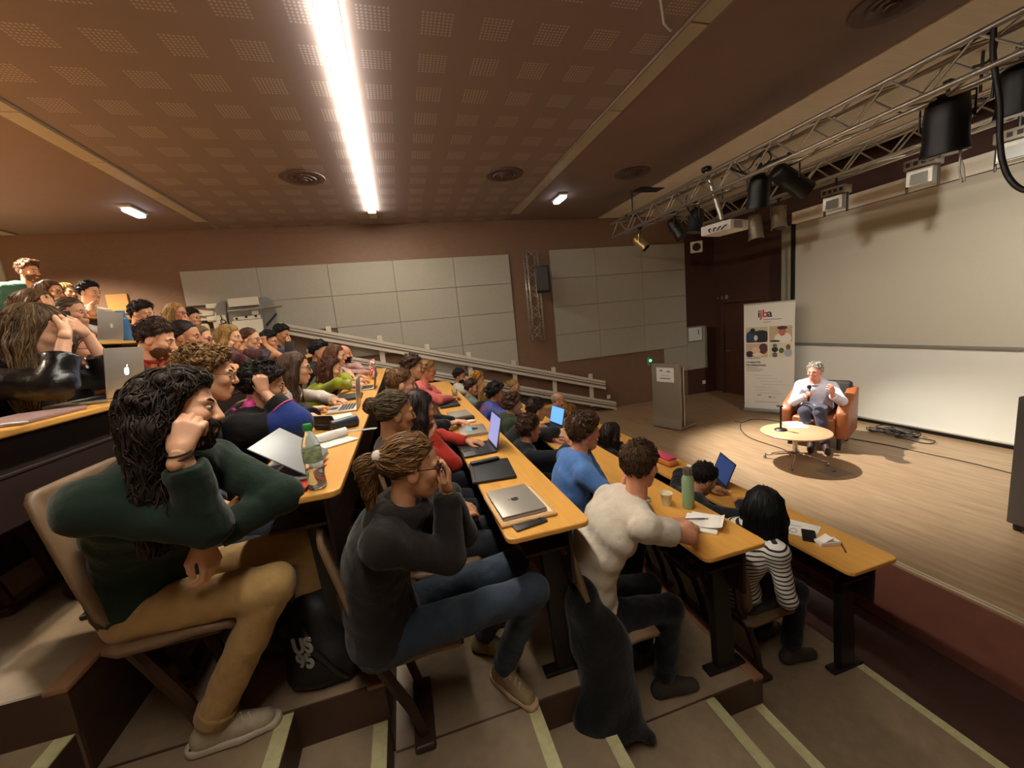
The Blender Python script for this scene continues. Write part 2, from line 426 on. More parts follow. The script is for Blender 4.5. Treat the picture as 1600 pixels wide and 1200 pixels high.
strip(-.16, YN+.2, 7.4, True, 'long white ceiling light strip, lit, running across the hall above the desks', [-.85, .33, 1.51, 2.69, 3.87, 5.05, 6.23, 7.08])
strip(-2.68, YN+.2, 7.4, False, 'unlit beige ceiling light strip over the upper tiers beside the bright emergency lamp', [.7, 1.88, 3.06, 4.24, 5.18, 6.30])
strip(2.36, YN+.2, 7.4, False, 'unlit grey ceiling light strip over the front rows near the stage', [.3, 1.48, 2.66, 3.83, 5.0, 6.18])
strip(-5.3, YN+.2, 7.85, False, 'unlit ceiling light strip above the rearmost landing', [1., 3., 5.])
# warm reflector lamps over the rear landing light the upper tiers
def rear_lamp(x, y):
    t = empty('downlight', (x, y, ZC), label='round warm downlight in the ceiling above the rear landing', cat='downlight', group='downlights over the rear landing')
    obj('ring', MB().lathe([(.09, 0), (.11, -.004), (.11, -.012), (.085, -.012)], n=20), M_white, t)
    obj('lens', MB().lathe([(.0, -.006), (.084, -.006), (.084, -.002)], n=20), mat('warm_lens', '#fff0d0', .5, emit='#ffb066', estr=12.), t)
    l = bpy.data.lights.new('warm_beam', 'SPOT'); l.energy = 1150; l.color = (1, .80, .58); l.spot_size = math.radians(140); l.spot_blend = .6; l.shadow_soft_size = .09
    lo = bpy.data.objects.new('warm_beam', l); link(lo, t); lo.location = (0, 0, -.03)
for x, y in ((-4.7, 2.2), (-4.7, 4.2), (-4.9, 6.4)): rear_lamp(x, y)

# round air vents in the ceiling
def vent(x, y, label):
    t = empty('ceiling_vent', (x, y, ZC), label=label, cat='vent', group=None)
    mv = mat('vent_metal', '#5a4640', .5)
    obj('rim', MB().lathe([(.20, 0), (.255, -.006), (.25, -.016), (.2, -.022), (.17, -.012)], n=28), mv, t, auto=50)
    for k, r in enumerate((.16, .11, .06)):
        obj('cone', MB().lathe([(r, -.002), (r-.01, -.03-.008*k), (r-.045, -.012), (r-.04, -.004)], n=24), mv, t, auto=50)
for (x, y, l) in ((-.88, 5.64, 'round ceiling air vent beside the lit light strip'), (1.66, 5.53, 'round ceiling air vent left of the grey light strip, between it and the lit one'), (3.6, 5.47, 'round ceiling air vent between the grey strip and the beige soffit, by the emergency lamp'), (3.7, 2.3, 'round ceiling air vent near the beige soffit, above the front desk row')):
    vent(x, y, l)
# emergency lamps
def emergency(x, y, label, rz):
    t = empty('emergency_lamp', (x, y, ZC), rz, label, 'lamp')
    obj('housing', MB().rbox((0, 0, -.02), (.14, .38, .04), .008), M_white, t, auto=40)
    obj('diffuser', MB().rbox((0, 0, -.06), (.11, .34, .05), .02, 3), mat('emergency_glow', '#f4f8ff', .4, emit='#eaf3ff', estr=9.), t, auto=40)
emergency(-3.2, 6.74, 'glowing rectangular emergency lamp on the ceiling above the upper tiers', 0)
emergency(2.86, 6.47, 'glowing rectangular emergency lamp on the ceiling beside the grey strip near the stage', 0)
c0 = onz((1032, 0), ZC-.01); c1 = onz((1050, 46), ZC-.01)
tag(obj('hanging_cable', MB().tube([c0+(c0-c1)*.5+np.array([-.05, 0, 0]), c0, c0*.5+c1*.5+np.array([.0, .03, -.03]), c1+np.array([-.01, 0, -.01]), c1], .008, 6), M_white, smooth=True), 'thin white cord hanging in a curve from the ceiling beside the grey strip', 'cord')
# ------------------------------------------------------------------ stage: board, screen, doors, lectern, banner
XS = 6.97
SY0, SY1 = 1.2, 5.66
t = empty('projection_screen', (XS, 3.4, ZS), label='wide beige projection screen with dark side frame above the whiteboard', cat='screen')
def rel(lo, hi, b=(XS, 3.4, ZS)): return [lo[i]-b[i] for i in range(3)], [hi[i]-b[i] for i in range(3)]
M_screen = mat('screen_cloth', '#c4bba6', .85, noise=.03, nscale=90, bump=.05, bscale=200)
obj('cloth', MB().box(*rel((XS-.02, SY0, 1.64), (XS, SY1, 3.715))), M_screen, t)
obj('side_frame', MB().box(*rel((XS-.05, SY1, 1.60), (XS+.05, SY1+.06, 3.74))), M_black, t)
obj('side_frame', MB().box(*rel((XS-.05, SY0-.06, 1.60), (XS+.05, SY0, 3.74))), M_black, t)
obj('backing', MB().box(*rel((XS+.002, SY0, 1.64), (XS+.05, SY1, 3.74))), M_dark, t)
t2 = empty('valance', (XS, 3.4, 3.72), label='beige wooden fascia board running above the projection screen', cat='fascia')
obj('board', MB().box(*rel((XS-.05, .8, 3.725), (XS+.1, SY1+.05, 3.93), (XS, 3.4, 3.72))), M_beige, t2)
t = empty('whiteboard', (XS, 3.4, ZS), label='long white lower board behind the speaker with a metal rail along its top', cat='whiteboard')
obj('board', MB().box(*rel((XS-.03, SY0, .47), (XS, SY1+.02, 1.60))), mat('board_white', '#e4e0d2', .35), t)
obj('top_rail', MB().rbox((-.04, (SY0+SY1)/2-3.4, 1.622-ZS), (.06, SY1-SY0+.12, .035), .008), M_grey, t)
obj('bottom_rail', MB().rbox((-.03, (SY0+SY1)/2-3.4, .463-ZS), (.05, SY1-SY0+.06, .025), .006), M_alu, t)
obj('plinth', MB().box(*rel((XS+.02, SY0, ZS), (XS+.08, SY1, .45))), M_black, t)
# light column beside the screen
t = empty('screen_column', (XS, 5.84, ZS), label='pale grey ribbed vertical column beside the projection screen', cat='column')
for k, (a, b, d) in enumerate(((5.73, 5.78, .0), (5.785, 5.83, .03), (5.835, 5.95, .05))):
    obj('rib', MB().box((-.05+d, a-5.84, 0), (.1, b-5.84, 3.72-ZS)), mat('column_grey', '#97917f', .6), t)

# door in the wall behind the stage
dr = empty('door_1', (XF, 7.1, ZS)); struct(dr)
M_door = wood('door_brown', '#4f2c20', (12, 12, 1), .1, .5)
obj('door_leaf', MB().rbox((-.02, 0, 1.03), (.04, .93, 2.04), .004), M_door, dr)
for yy in (-.52, .52): obj('jamb', MB().rbox((-.03, yy, 1.05), (.06, .08, 2.1), .005), M_wallf, dr)
obj('door_head', MB().rbox((-.03, 0, 2.12), (.06, 1.12, .07), .005), M_wallf, dr)
obj('door_handle', MB().cyl((-.06, .4, 1.0), (-.06, .27, 1.0), .011, n=10).cyl((-.04, .4, 1.0), (-.065, .4, 1.0), .02, n=12), M_grey, dr)
def plate(name, c, w, h, m, label, cat, wall='x', extra=None):
    p = onx(c, XF-.012) if wall == 'x' else ony(c, YW-.052)
    t = empty(name, p, label=label, cat=cat)
    sz = (.014, w, h) if wall == 'x' else (w, .014, h)
    obj('plate', MB().rbox((0, 0, 0), sz, .003, 1), m, t)
    return t
pl = plate('door_sign', (1150, 516), .27, .26, mat('sign_pale', '#8f8478', .6), 'small framed sign with dark corner marks fixed to the brown stage door', 'sign')
obj('sign_face', MB().box((-.011, -.105, -.1), (-.0075, .105, .1)), mat('sign_inner', '#4a4038', .6), pl)
for sy in (-1, 1):
    for sz in (-1, 1): obj('mark', MB().rbox((-.0125, sy*.07, sz*.065), (.002, .045, .045), .001, 1), M_black, pl)
plate('door_plate', (1131, 518), .085, .16, mat('plate_grey', '#5c5048', .5), 'small blank grey plate beside the framed sign on the stage door', 'plate')
ex = empty('exit_sign', onx((1129, 465), XF-.02), label='dim unlit exit pictogram sign above the stage door', cat='sign')
obj('plate', MB().rbox((0, 0, 0), (.02, .42, .13), .004, 1), M_wallf, ex)
mk = mat('exit_mark', '#9a948a', .5)
a_ = MB().prism([(-.02, -.025), (.02, 0), (-.02, .025)], .003, Ry(-math.pi/2) @ Rz(math.pi/2), (-.011, .14, 0)); obj('arrow', a_, mk, ex)
obj('figure', MB().ell((-.012, .0, .02), (.002, .012, .012)).tube([(-.012, .0, .01), (-.012, .015, -.02), (-.012, .035, -.035)], .006, 5).tube([(-.012, .01, -.01), (-.012, -.02, -.035)], .006, 5).tube([(-.012, -.025, .01), (-.012, .03, .0)], .005, 5), mk, ex)
obj('door_symbol', MB().box((-.0125, -.16, -.04), (-.0105, -.09, .045)), mk, ex)
nb = plate('notice_board', (1086, 522), .42, .36, mat('notice_grey', '#8a8578', .6), 'small pale framed notice on the side wall beside the stage door', 'notice', 'y')
obj('sheet', MB().box((-.18, -.012, -.15), (.18, -.0075, .15)), M_paper, nb); obj('mark', MB().box((.08, -.0135, -.02), (.1, -.012, .1)), M_dark, nb)
plate('wall_socket', (951, 620), .085, .085, M_white, 'small white wall socket below the end of the handrail', 'socket', 'y')
plate('wall_socket', (1100, 597), .085, .085, M_white, 'small white wall socket on the dark wall behind the lectern', 'socket', 'y')
sw = plate('door_release', (1013, 565), .07, .2, M_grey, 'narrow grey door release with a glowing green light', 'switch', 'y')
obj('lamp', MB().ell((.045, -.02, .02), (.03, .018, .03)), mat('green_glow', '#9fffc8', .4, emit='#3fe08a', estr=5.), sw)

# lectern
LA = np.array([4.24, 6.12]); LB = np.array([4.42, 5.60])
lc = (LA+LB)/2; lr = math.atan2(LB[1]-LA[1], LB[0]-LA[0])     # local +x runs along the front panel, -y faces the hall
lt = empty('lectern', (lc[0], lc[1], ZS), lr, 'grey lectern with a white notice on its front panel', 'lectern')
M_lect = mat('lectern_grey', '#8a7f6c', .5, metal=.25); lw = float(np.linalg.norm(LB-LA))
obj('front_panel', MB().rbox((0, 0, .60), (lw, .05, 1.12), .01), M_lect, lt, auto=40)
obj('lower_panel', MB().rbox((0, -.004, .11), (lw, .05, .18), .006), M_lect, lt, auto=40)
obj('post', MB().rbox((lw/2-.04, .12, .58), (.035, .03, 1.05), .005), M_alu, lt)
obj('post', MB().rbox((-lw/2+.04, .12, .58), (.035, .03, 1.05), .005), M_alu, lt)
obj('reading_shelf', MB().obox((0, .2, 1.09), (lw-.02, .38, .02), Rx(math.radians(-8))), M_lect, lt)
obj('base', MB().rbox((0, .22, .04), (lw, .44, .05), .01), M_lect, lt)
obj('sign', MB().rbox((0, -.028, .97), (.34, .004, .25), .001, 1), M_paper, lt)
ink = mat('ink', '#6d655c', .7)
obj('print', MB().box((-.10, -.031, 1.03), (-.05, -.030, 1.055)).box((.03, -.031, 1.02), (.1, -.030, 1.04)).box((-.1, -.031, .90), (.1, -.030, .915)).box((-.08, -.031, .955), (.09, -.030, .96)), ink, lt)
for sx in (-1, 1): obj('caster', MB().cyl((sx*.2, .38, .02), (sx*.2+.03, .38, .02), .02, n=10), M_black, lt)

# roll-up banner
BA = np.array([6.21, 6.055]); BB = np.array([6.60, 5.37])
bc = (BA+BB)/2; br = math.atan2(BB[1]-BA[1], BB[0]-BA[0]); bw = float(np.linalg.norm(BB-BA)); bh = 2.02
bt = empty('rollup_banner', (bc[0], bc[1], ZS), br, 'tall white roll-up banner with four photos and the letters ijba', 'banner')
obj('sheet', MB().box((-bw/2, -.004, .05), (bw/2, .004, bh)), mat('banner_white', '#d4ccbd', .6), bt)
obj('base', MB().rbox((0, 0, .035), (bw+.03, .14, .07), .02), M_grey, bt, auto=40)
obj('top_bar', MB().rbox((0, 0, bh), (bw+.01, .018, .03), .006), M_alu, bt)
obj('rear_pole', MB().cyl((0, .03, .05), (0, .03, bh-.02), .012, n=8), M_dark, bt)
FM = Rx(math.pi/2)
def btext(s, size, x, z, m, align='LEFT', bold=0.): return text('lettering', s, size, FM, (x, -.0055, z), m, bt, align=align, bold=bold)
inkb = mat('ink_black', '#241f1d', .6); inkr = mat('ink_red', '#a83236', .6); inkl = mat('ink_light', '#a89f92', .7)
for s, x, m in (('i', -.17, inkb), ('j', -.135, inkr), ('b', -.10, inkr), ('a', -.022, inkb)): btext(s, .19, x, 1.83, m, bold=.004)
def bars(lst, m, nm='print_lines'):
    b = MB()
    for x0, x1, z, h in lst: b.box((x0, -.0056, z-h/2), (x1, -.0042, z+h/2))
    obj(nm, b, m, bt)
bars([(-.08, .20, 1.725, .012), (-.08, .03, 1.68, .010)], mat('ink_mid', '#7d746a', .7))
bars([(-.36, -.13, 1.02, .012)], mat('ink_mid', '#7d746a', .7))
btext('UN MASTER', .045, -.365, .945, inkb, bold=.001); btext('PROFESSIONNEL', .045, -.365, .89, inkb, bold=.001)
bars([(-.36, -.17, .845, .008), (-.36, -.08, .815, .008), (-.36, -.12, .785, .008)], ink)
bars([(-.25+.05*k % .2, .05+.09*(k % 4), .70-.055*k, .006) for k in range(7)], inkl)
btext('ijba', .05, -.18, .33, ink); bars([(0, .05, .30, .02), (.06, .12, .298, .008)], ink); bars([(-.22, .15, .20, .007)], ink)
# the four banner photographs: generic flat scenes built from a few coloured shapes
def photo(x0, x1, z0, z1, bg, shapes):
    f = obj('photo', MB().box((x0, -.0058, z0), (x1, -.0042, z1)), bg, bt)
    for k, (cx, cz, rx, rz_, col) in enumerate(shapes):
        p = obj('shape', MB().prism([(max(x0, min(x1, cx+rx*math.cos(a))), max(z0, min(z1, cz+rz_*math.sin(a)))) for a in [2*math.pi*j/14 for j in range(14)]], .0004, Rx(math.pi/2), (0, -.0060-.0005*k, 0)), mat('banner_'+col, '#'+col, .6), f)
G = .012; xm = 0.0
xl, xr = -bw/2+.035, bw/2-.035
photo(xl, xm-G, 1.315, 1.60, mat('ph1', '#b9ac8c', .6), [(-.12, 1.42, .16, .12, '1c1a18'), (-.28, 1.40, .1, .13, '2d3a55'), (-.25, 1.53, .045, .05, '211a17'), (-.2, 1.40, .03, .05, 'c9c6bd')])
photo(xm+G, xr, 1.315, 1.60, mat('ph2', '#b89d78', .6), [(.22, 1.38, .13, .1, 'd8d0c2'), (.21, 1.50, .055, .08, 'b5654c'), (.21, 1.565, .08, .03, '3a2a20'), (.1, 1.33, .08, .02, '2a2420')])
photo(xl, xm-G, 1.01+.03, 1.295, mat('ph3', '#c3a384', .6), [(-.08, 1.2, .07, .1, '4a2c22'), (-.3, 1.10, .07, .06, '2c2426'), (-.2, 1.17, .07, .06, 'd9b79a'), (-.17, 1.09, .09, .03, 'e0c9b0')])
photo(xm+G, xr, 1.01+.03, 1.295, mat('ph4', '#c9c2a2', .6), [(.1, 1.18, .05, .05, '232323'), (.1, 1.25, .035, .035, '59615f'), (.1, 1.08, .04, .05, '6a5750'), (.3, 1.12, .06, .07, '9aa0a4'), (.3, 1.22, .035, .05, '7a4a3c'), (.2, 1.16, .04, .05, '4b5a34')])

# dark equipment cabinet at the near edge of the stage
cx = onz((1570, 826), ZS)
ct = empty('equipment_cabinet', (cx[0]+.25, cx[1]-.27, ZS), label='dark grey cabinet standing on the stage in front of the whiteboard', cat='cabinet')
obj('body', MB().rbox((0, 0, .60), (.5, .54, 1.08), .012), mat('cabinet_grey', '#574f4a', .5), ct, auto=40)
obj('plinth', MB().box((-.22, -.24, .02), (.22, .24, .06)), M_black, ct)
for sx in (-1, 1):
    for sy in (-1, 1): obj('foot', MB().cyl((sx*.2, sy*.22, 0), (sx*.2, sy*.22, .03), .025, n=10), M_black, ct)

# armchair: tub chair in tan leather
FAC = math.atan2(3.2-4.05, 4.3-5.45)   # the chair faces the hall
SPK = np.array([5.50, 4.0])
fa = math.radians(205)
ac = empty('armchair', (SPK[0]+.06, SPK[1]+.16, ZS), fa, 'tan leather tub armchair the speaker sits in', 'armchair')
M_lea = mat('tan_leather', '#95532e', .42, noise=.1, nscale=12, bump=.1, bscale=120); M_ledk = mat('dark_leather', '#2a211d', .5)
obj('seat', MB().rbox((.02, 0, .31), (.6, .5, .26), .04, 3), M_lea, ac, auto=50)
for sy in (-1, 1):
    b = MB(); prof = [(-.34, .16), (.31, .16), (.33, .52), (.24, .60), (-.2, .72), (-.38, .78)]
    M = Rx(math.pi/2)
    b.prism(prof, .13, M, (0, sy*.315+.065, 0)); o = obj('armrest', b, M_lea, ac)
    md = o.modifiers.new('bevel', 'BEVEL'); md.width = .03; md.segments = 3
    o.data.polygons.foreach_set('use_smooth', [True]*len(o.data.polygons))
b = MB().rbox((-.33, 0, .50), (.14, .62, .70), .05, 3, Ry(math.radians(-8))); obj('backrest', b, M_ledk, ac, auto=50)
for sx in (-1, 1):
    for sy in (-1, 1): obj('leg', MB().cyl((sx*.24, sy*.28, 0), (sx*.24, sy*.28, .18), .022, .028, n=10), M_dark, ac)

# round coffee table
TC = np.array([4.66, 3.77]); TH = .41
tt = empty('coffee_table', (TC[0], TC[1], ZS), 0, 'low round wooden table with a chromed star base on the stage', 'table')
obj('tabletop', MB().lathe([(0, TH-.025), (.36, TH-.025), (.38, TH-.018), (.38, TH-.006), (.372, TH), (0, TH)], n=48), wood('table_wood', '#d3a27a', (1, 8, 8), .06, .35), tt, auto=40)
M_chr = mat('chrome', '#b9b2a8', .22, metal=.9)
obj('column', MB().cyl((0, 0, .09), (0, 0, TH-.025), .027, n=16).cyl((0, 0, TH-.045), (0, 0, TH-.025), .12, n=20), M_chr, tt, auto=40)
for k in range(4):
    a = math.radians(45+90*k-12); d = Vector((math.cos(a), math.sin(a), 0)); e = d*.33
    obj('leg', MB().tube([(0, 0, .12), d*.1+Vector((0, 0, .11)), d*.3+Vector((0, 0, .055)), e+Vector((0, 0, .05))], [.022, .02, .014, .012], 8).cyl(e+Vector((0, 0, .0)), e+Vector((0, 0, .045)), .022, .012, n=10), M_chr, tt, smooth=True)
def ontable(c): return onz(c, ZS+TH)
p = ontable((1220, 672))
ms = empty('microphone_stand', p, 0, 'black table microphone stand with a round base on the low table', 'microphone stand')
obj('base', MB().lathe([(0, 0), (.07, 0), (.073, .008), (.06, .02), (.015, .026), (0, .026)], n=24), M_black, ms, auto=50)
obj('stem', MB().cyl((0, 0, .02), (.0, .0, .31), .012, n=10), M_black, ms)
obj('clip', MB().rbox((-.005, .012, .318), (.035, .075, .026), .01), M_black, ms)
p = ontable((1242, 664))
ps = empty('paper_sheets', p, math.radians(-40), 'white sheets of paper lying on the low round table', 'paper')
for k in range(2): obj('sheet', MB().obox((0, .02*k, .0015+.0012*k), (.21, .297, .001), Rz(.25*k)), M_paper, ps)
p = ontable((1270, 661))
gl = empty('folded_object', p, .3, 'small brown leather case lying on the low round table', 'case')
obj('flap', MB().rbox((0, 0, .022), (.06, .035, .044), .01), mat('case_brown', '#5a3526', .5), gl, auto=50)
obj('body', MB().rbox((-.05, .03, .009), (.1, .05, .018), .006), mat('case_dark', '#2c211d', .5), gl, auto=50)

# cables on the stage
M_cab = mat('cable_black', '#1b1817', .5); M_cabg = mat('cable_grey', '#5c5a58', .5)
def floor_cable(name, pix, r, m, label, n=6):
    P = [onz(c, ZS+r) for c in pix]
    # smooth with catmull-rom
    Q = []
    for i in range(len(P)-1):
        p0, p1, p2, p3 = P[max(i-1, 0)], P[i], P[i+1], P[min(i+2, len(P)-1)]
        for k in range(n):
            u = k/n; Q.append(.5*((2*p1)+(p2-p0)*u+(2*p0-5*p1+4*p2-p3)*u*u+(3*p1-p0-3*p2+p3)*u**3))
    Q.append(P[-1])
    return tag(obj(name, MB().tube(Q, r, 6), m, smooth=True), label, 'cable')
floor_cable('floor_cable', [(1148, 658), (1160, 660), (1175, 655), (1200, 656), (1232, 662)], .006, M_cab, 'dark cable curving over the stage floor from behind the banner')
floor_cable('floor_cable', [(1157, 662), (1158, 672), (1172, 684), (1200, 694), (1226, 703), (1236, 712)], .006, M_cab, 'dark cable looping forward over the stage floor under the low table')
floor_cable('floor_cable', [(1322, 684), (1380, 694), (1450, 709), (1520, 724), (1590, 742)], .006, M_cab, 'long straight black cable on the stage floor in front of the whiteboard')
cc = onz((1405, 680), ZS)
ctk = empty('cable_coil', (cc[0], cc[1], ZS), 0, 'tangled coil of black and grey cables on the floor below the whiteboard', 'cable')
rr = random.Random(3)
for k in range(9):
    R = rr.uniform(.1, .2); ox, oy = rr.uniform(-.08, .08), rr.uniform(-.22, .22); ph = rr.uniform(0, 6)
    obj('loop', MB().tube([(ox+R*.7*math.cos(a), oy+R*1.3*math.sin(a), .008+.012*k*.6+.01*math.sin(3*a+ph)) for a in [2*math.pi*j/22 for j in range(22)]], .007, 6, closed=True), M_cab if k % 3 else M_cabg, ctk, smooth=True)
obj('floor_patch', MB(), M_cab, ctk) if False else None
p = onz((1303, 737), ZS)
fb = empty('floor_box', p, .0, 'flat grey floor socket plate set in the stage floor by the low table', 'floor box')
obj('lid', MB().rbox((0, 0, .002), (.26, .24, .004), .001, 1), mat('floorbox_grey', '#857b70', .4, metal=.4), fb)
obj('tab', MB().rbox((0, 0, .0045), (.05, .02, .002), .0005, 1), M_dark, fb)

# ------------------------------------------------------------------ trusses and lamps over the stage
def truss(name, p0, p1, w, h, label, n, cat='truss', cr=.022, wr=.009):
    """square four-chord truss between p0 and p1 (centres)"""
    p0 = Vector(p0); p1 = Vector(p1); d = (p1-p0).normalized()
    up = Vector((0, 0, 1)) if abs(d.z) < .9 else Vector((1, 0, 0)); s = d.cross(up).normalized(); up = s.cross(d)
    t = empty(name, p0, 0, label, cat); L = (p1-p0).length
    C = [(s*(a*w/2)+up*(b*h/2)) for a, b in ((-1, -1), (1, -1), (1, 1), (-1, 1))]
    for c in C: obj('chord', MB().cyl(c, c+d*L, cr, n=10), M_alu, t, smooth=True)
    for f in range(4):
        A, B = C[f], C[(f+1) % 4]; wb = MB(); m = MB()
        for k in range(n):
            a, b = (A, B) if k % 2 == 0 else (B, A)
            obj('web', MB().cyl(a+d*(L*k/n), b+d*(L*(k+1)/n), wr, n=6), M_alu, t)
    return t
TX1, TZ1 = 4.05, 3.97
TX2, TZ2 = 5.33, 3.97
truss('lighting_truss', (TX1, 6.75, TZ1), (TX1, .2, TZ1), .20, .24, 'long aluminium lighting truss nearer the seats, hung with lamps and the projector', 26)
truss('lighting_truss', (TX2, 6.65, TZ2), (TX2, .2, TZ2), .20, .24, 'long aluminium lighting truss nearer the projection screen', 26)
for x, y, hl_ in ((TX1, 6.2, 'dark steel hanger holding the far end of the front lighting truss'), (TX1, 1.3, 'dark steel hanger holding the near half of the front lighting truss'), (TX2, 5.6, 'dark steel hanger holding the far end of the rear lighting truss'), (TX2, 2.6, 'dark steel hanger holding the near half of the rear lighting truss')):
    tag(obj('truss_hanger', MB().cyl((x, y, TZ1+.1), (x, y, ZC-.02), .012, n=8).rbox((x, y, TZ1+.12), (.26, .05, .04), .006), M_dark), hl_, 'hanger')
# wall truss with the loudspeaker
a = ony((829, 391), YW-.25); b = ony((840, 533), YW-.25)
wt = truss('wall_truss', (a[0], YW-.22, a[2]), (a[0], YW-.22, b[2]), .2, .22, 'short vertical aluminium truss fixed to the side wall behind a loudspeaker', 9, cr=.018, wr=.008)
sp = ony((845, 437), YW-.52)
ls = empty('loudspeaker', (a[0]+.10, YW-.52, sp[2]), math.radians(-20), 'black loudspeaker hanging on the vertical wall truss', 'loudspeaker')
obj('cabinet', MB().rbox((0, 0, 0), (.26, .24, .5), .02), M_black, ls, auto=40)
obj('grille', MB().rbox((0, -.125, 0), (.22, .015, .44), .006), M_dark, ls)
obj('bracket', MB().cyl((0, .1, .2), (-.02, .19, .3), .012, n=8), M_alu, ls)

def can(name, c, x, aim, L, r, m, label, power=0., spot=55, yoke=True, col=(1, .82, .6), blend=.25, rear=False):
    """spotlight: cylindrical can with lens hood, yoke and clamp; c is the photograph position of its centre"""
    p = onx(c, x); t = empty(name, p, 0, label, 'spotlight')
    d = (Vector(aim)-Vector(p)).normalized(); M = frame(d, (0, 0, 1))
    T = lambda q: M @ Vector(q)
    b = MB(); X = [-L*.5, -L*.5+.02, -L*.15, L*.25, L*.5]; R = [r*.7, r*.9, r, r, r*1.12]
    b.tube([T((q, 0, 0)) for q in X], R, 16); obj('can', b, m, t, auto=50)
    obj('lens', MB().cyl(T((L*.5+.002, 0, 0)), T((L*.5+.006, 0, 0)), r*.95, n=16), mat('lens_dark', '#171310', .15) if not power else mat('lens_lit', '#fff0cc', .4, emit='#ffd9a0', estr=12.), t)
    top = Vector((0, 0, max(r+.16, TZ1-.11-p[2]))); s = T((0, 1, 0)); s.z = 0; s.normalize()
    obj('yoke', MB().tube([s*(r+.015), s*(r+.015)+Vector((0, 0, r+.06)), -s*(r+.015)+Vector((0, 0, r+.06)), -s*(r+.015)], .009, 6), m, t)
    obj('clamp', MB().cyl((0, 0, r+.06), top, .013, n=8).rbox(top, (.05, .05, .05), .008), M_black, t)
    if power:
        l = bpy.data.lights.new('beam', 'SPOT'); l.energy = power; l.color = col; l.spot_size = math.radians(spot); l.spot_blend = blend; l.shadow_soft_size = .035
        lo = bpy.data.objects.new('beam', l); link(lo, t); q = d*(L*.5+.06); lo.location = q; lo.rotation_euler = (-d).to_track_quat('Z', 'Y').to_euler()
    return t
M_sil = mat('lamp_silver', '#9a8f78', .4, metal=.6); M_cream = mat('lamp_cream', '#c7bca2', .5)
can('spotlight', (1001, 380), TX1+.05, (5.6, 4.2, ZS+.6), .26, .075, mat('lamp_brass', '#b7a06a', .3, metal=.7), 'slim silver spotlight at the far end of the front truss', 0)
can('spotlight', (1186, 298), TX1+.12, (4.5, 4.6, 0), .36, .11, M_black, 'black drum spotlight hanging beside the projector pole', 0)
can('spotlight', (1235, 282), TX1+.15, (6.2, 3.2, 2.4), .42, .10, M_black, 'black flat-lying spotlight hanging right of the projector pole', 0)
can('spotlight', (1478, 195), TX1+.2, (4.6, 2.4, 0), .42, .13, M_black, 'large black drum spotlight at the near part of the front truss beside a white cord', 0)
can('spotlight', (1180, 355), TX2-.15, (5.3, 4.6, .3), .34, .09, M_sil, 'grey profile spotlight on the rear truss pointing down beside the screen column', 0)
can('spotlight', (1216, 340), TX2, (5.2, 4.2, .3), .30, .09, M_sil, 'grey profile spotlight on the rear truss next to the screen edge', 0)
can('spotlight', (1087, 345), TX1+.1, (3.6, 5.0, 1.), .30, .10, M_black, 'black spotlight on the front truss above the small white square lamp', 0)
can('spotlight', (1592, 140), TX1+.15, (4.6, 2.0, .3), .3, .1, M_black, 'black spotlight at the near end of the front truss', 0)
def flood(c, x, label, w=.26, h=.30):
    p = onx(c, x); t = empty('floodlight', p, math.radians(10), label, 'floodlight')
    obj('vent_box', MB().rbox((0, 0, h*.32), (.16, w, h*.32), .012), M_sil, t, auto=40)
    for k in range(4): obj('vent_slot', MB().rbox((-.082, -w*.34+w*.225*k, h*.32), (.006, w*.13, h*.13), .002, 1), M_dark, t)
    obj('hood', MB().prism([(-.08, -w*.38), (.08, -w*.38), (.08, w*.38), (-.08, w*.38)], -h*.5, None, (0, 0, h*.12)), M_alu, t)
    obj('shutter', MB().obox((-.085, 0, -h*.16), (.008, w*.5, h*.4), Ry(.2)), M_grey, t)
    for sy in (-1, 1): obj('side_arm', MB().rbox((0, sy*w*.46, -.02), (.03, .015, h*1.0), .004), M_dark, t)
    obj('clamp', MB().cyl((0, 0, h*.45), (0, 0, max(h*.45+.1, TZ2-.11-p[2])), .014, n=8), M_black, t)
flood((1306, 312), TX2, 'grey floodlight with slotted top on the rear truss, over the left part of the screen')
flood((1442, 270), TX2, 'grey floodlight with slotted top on the rear truss, over the middle of the screen')
flood((1590, 228), TX2, 'grey floodlight with slotted top on the rear truss beside the thick black cable')
p = onx((1088, 386), TX2-.1); sq = empty('square_lamp', p, 0, 'small white square lamp face with a round dark lens below the projector', 'lamp')
d = Vector((-.55, -.8, -.1)).normalized(); M = frame(d, (0, 0, 1))
obj('face', MB().rbox((0, 0, 0), (.08, .19, .19), .008, 2, M), M_cream, sq, auto=40); obj('lens', MB().cyl(d*.041, d*.045, .068, n=20), M_black, sq)
obj('hanger', MB().cyl((0, 0, .09), (0, 0, max(.2, TZ2-.105-p[2])), .01, n=8), M_dark, sq)

# projector on its pole
pa = onx((1104, 265), TX1); pb = onx((1128, 343), TX1+.1); pc = onx((1130, 354), TX1+.12)
pt = empty('projector', pc, math.radians(12), 'white ceiling projector on a metal pole below the front truss', 'projector')
q = lambda v: Rz(-math.radians(12)) @ (Vector(v)-Vector(pc))
obj('pole', MB().cyl(q(pa), q(pb), .03, n=14), M_alu, pt, auto=50)
obj('pole_clamp', MB().rbox(q(pa), (.1, .1, .07), .02), M_black, pt, auto=50)
obj('body', MB().rbox((0.02, 0, -.02), (.36, .42, .12), .015), M_white, pt, auto=40)
obj('vent', MB().rbox((-.02, -.213, -.02), (.16, .006, .09), .002, 1), M_grey, pt)
obj('lens', MB().cyl((.2, .05, -.02), (.24, .05, -.02), .05, n=16), M_black, pt)
for k in range(4): obj('plug', MB().tube([(-.16, -.15+.07*k, -.02), (-.2, -.16+.075*k, -.03), (-.22, -.12+.05*k, -.07)], .008, 5), M_black, pt)
obj('mount', MB().rbox((0, 0, .06), (.12, .12, .05), .008), M_black, pt)
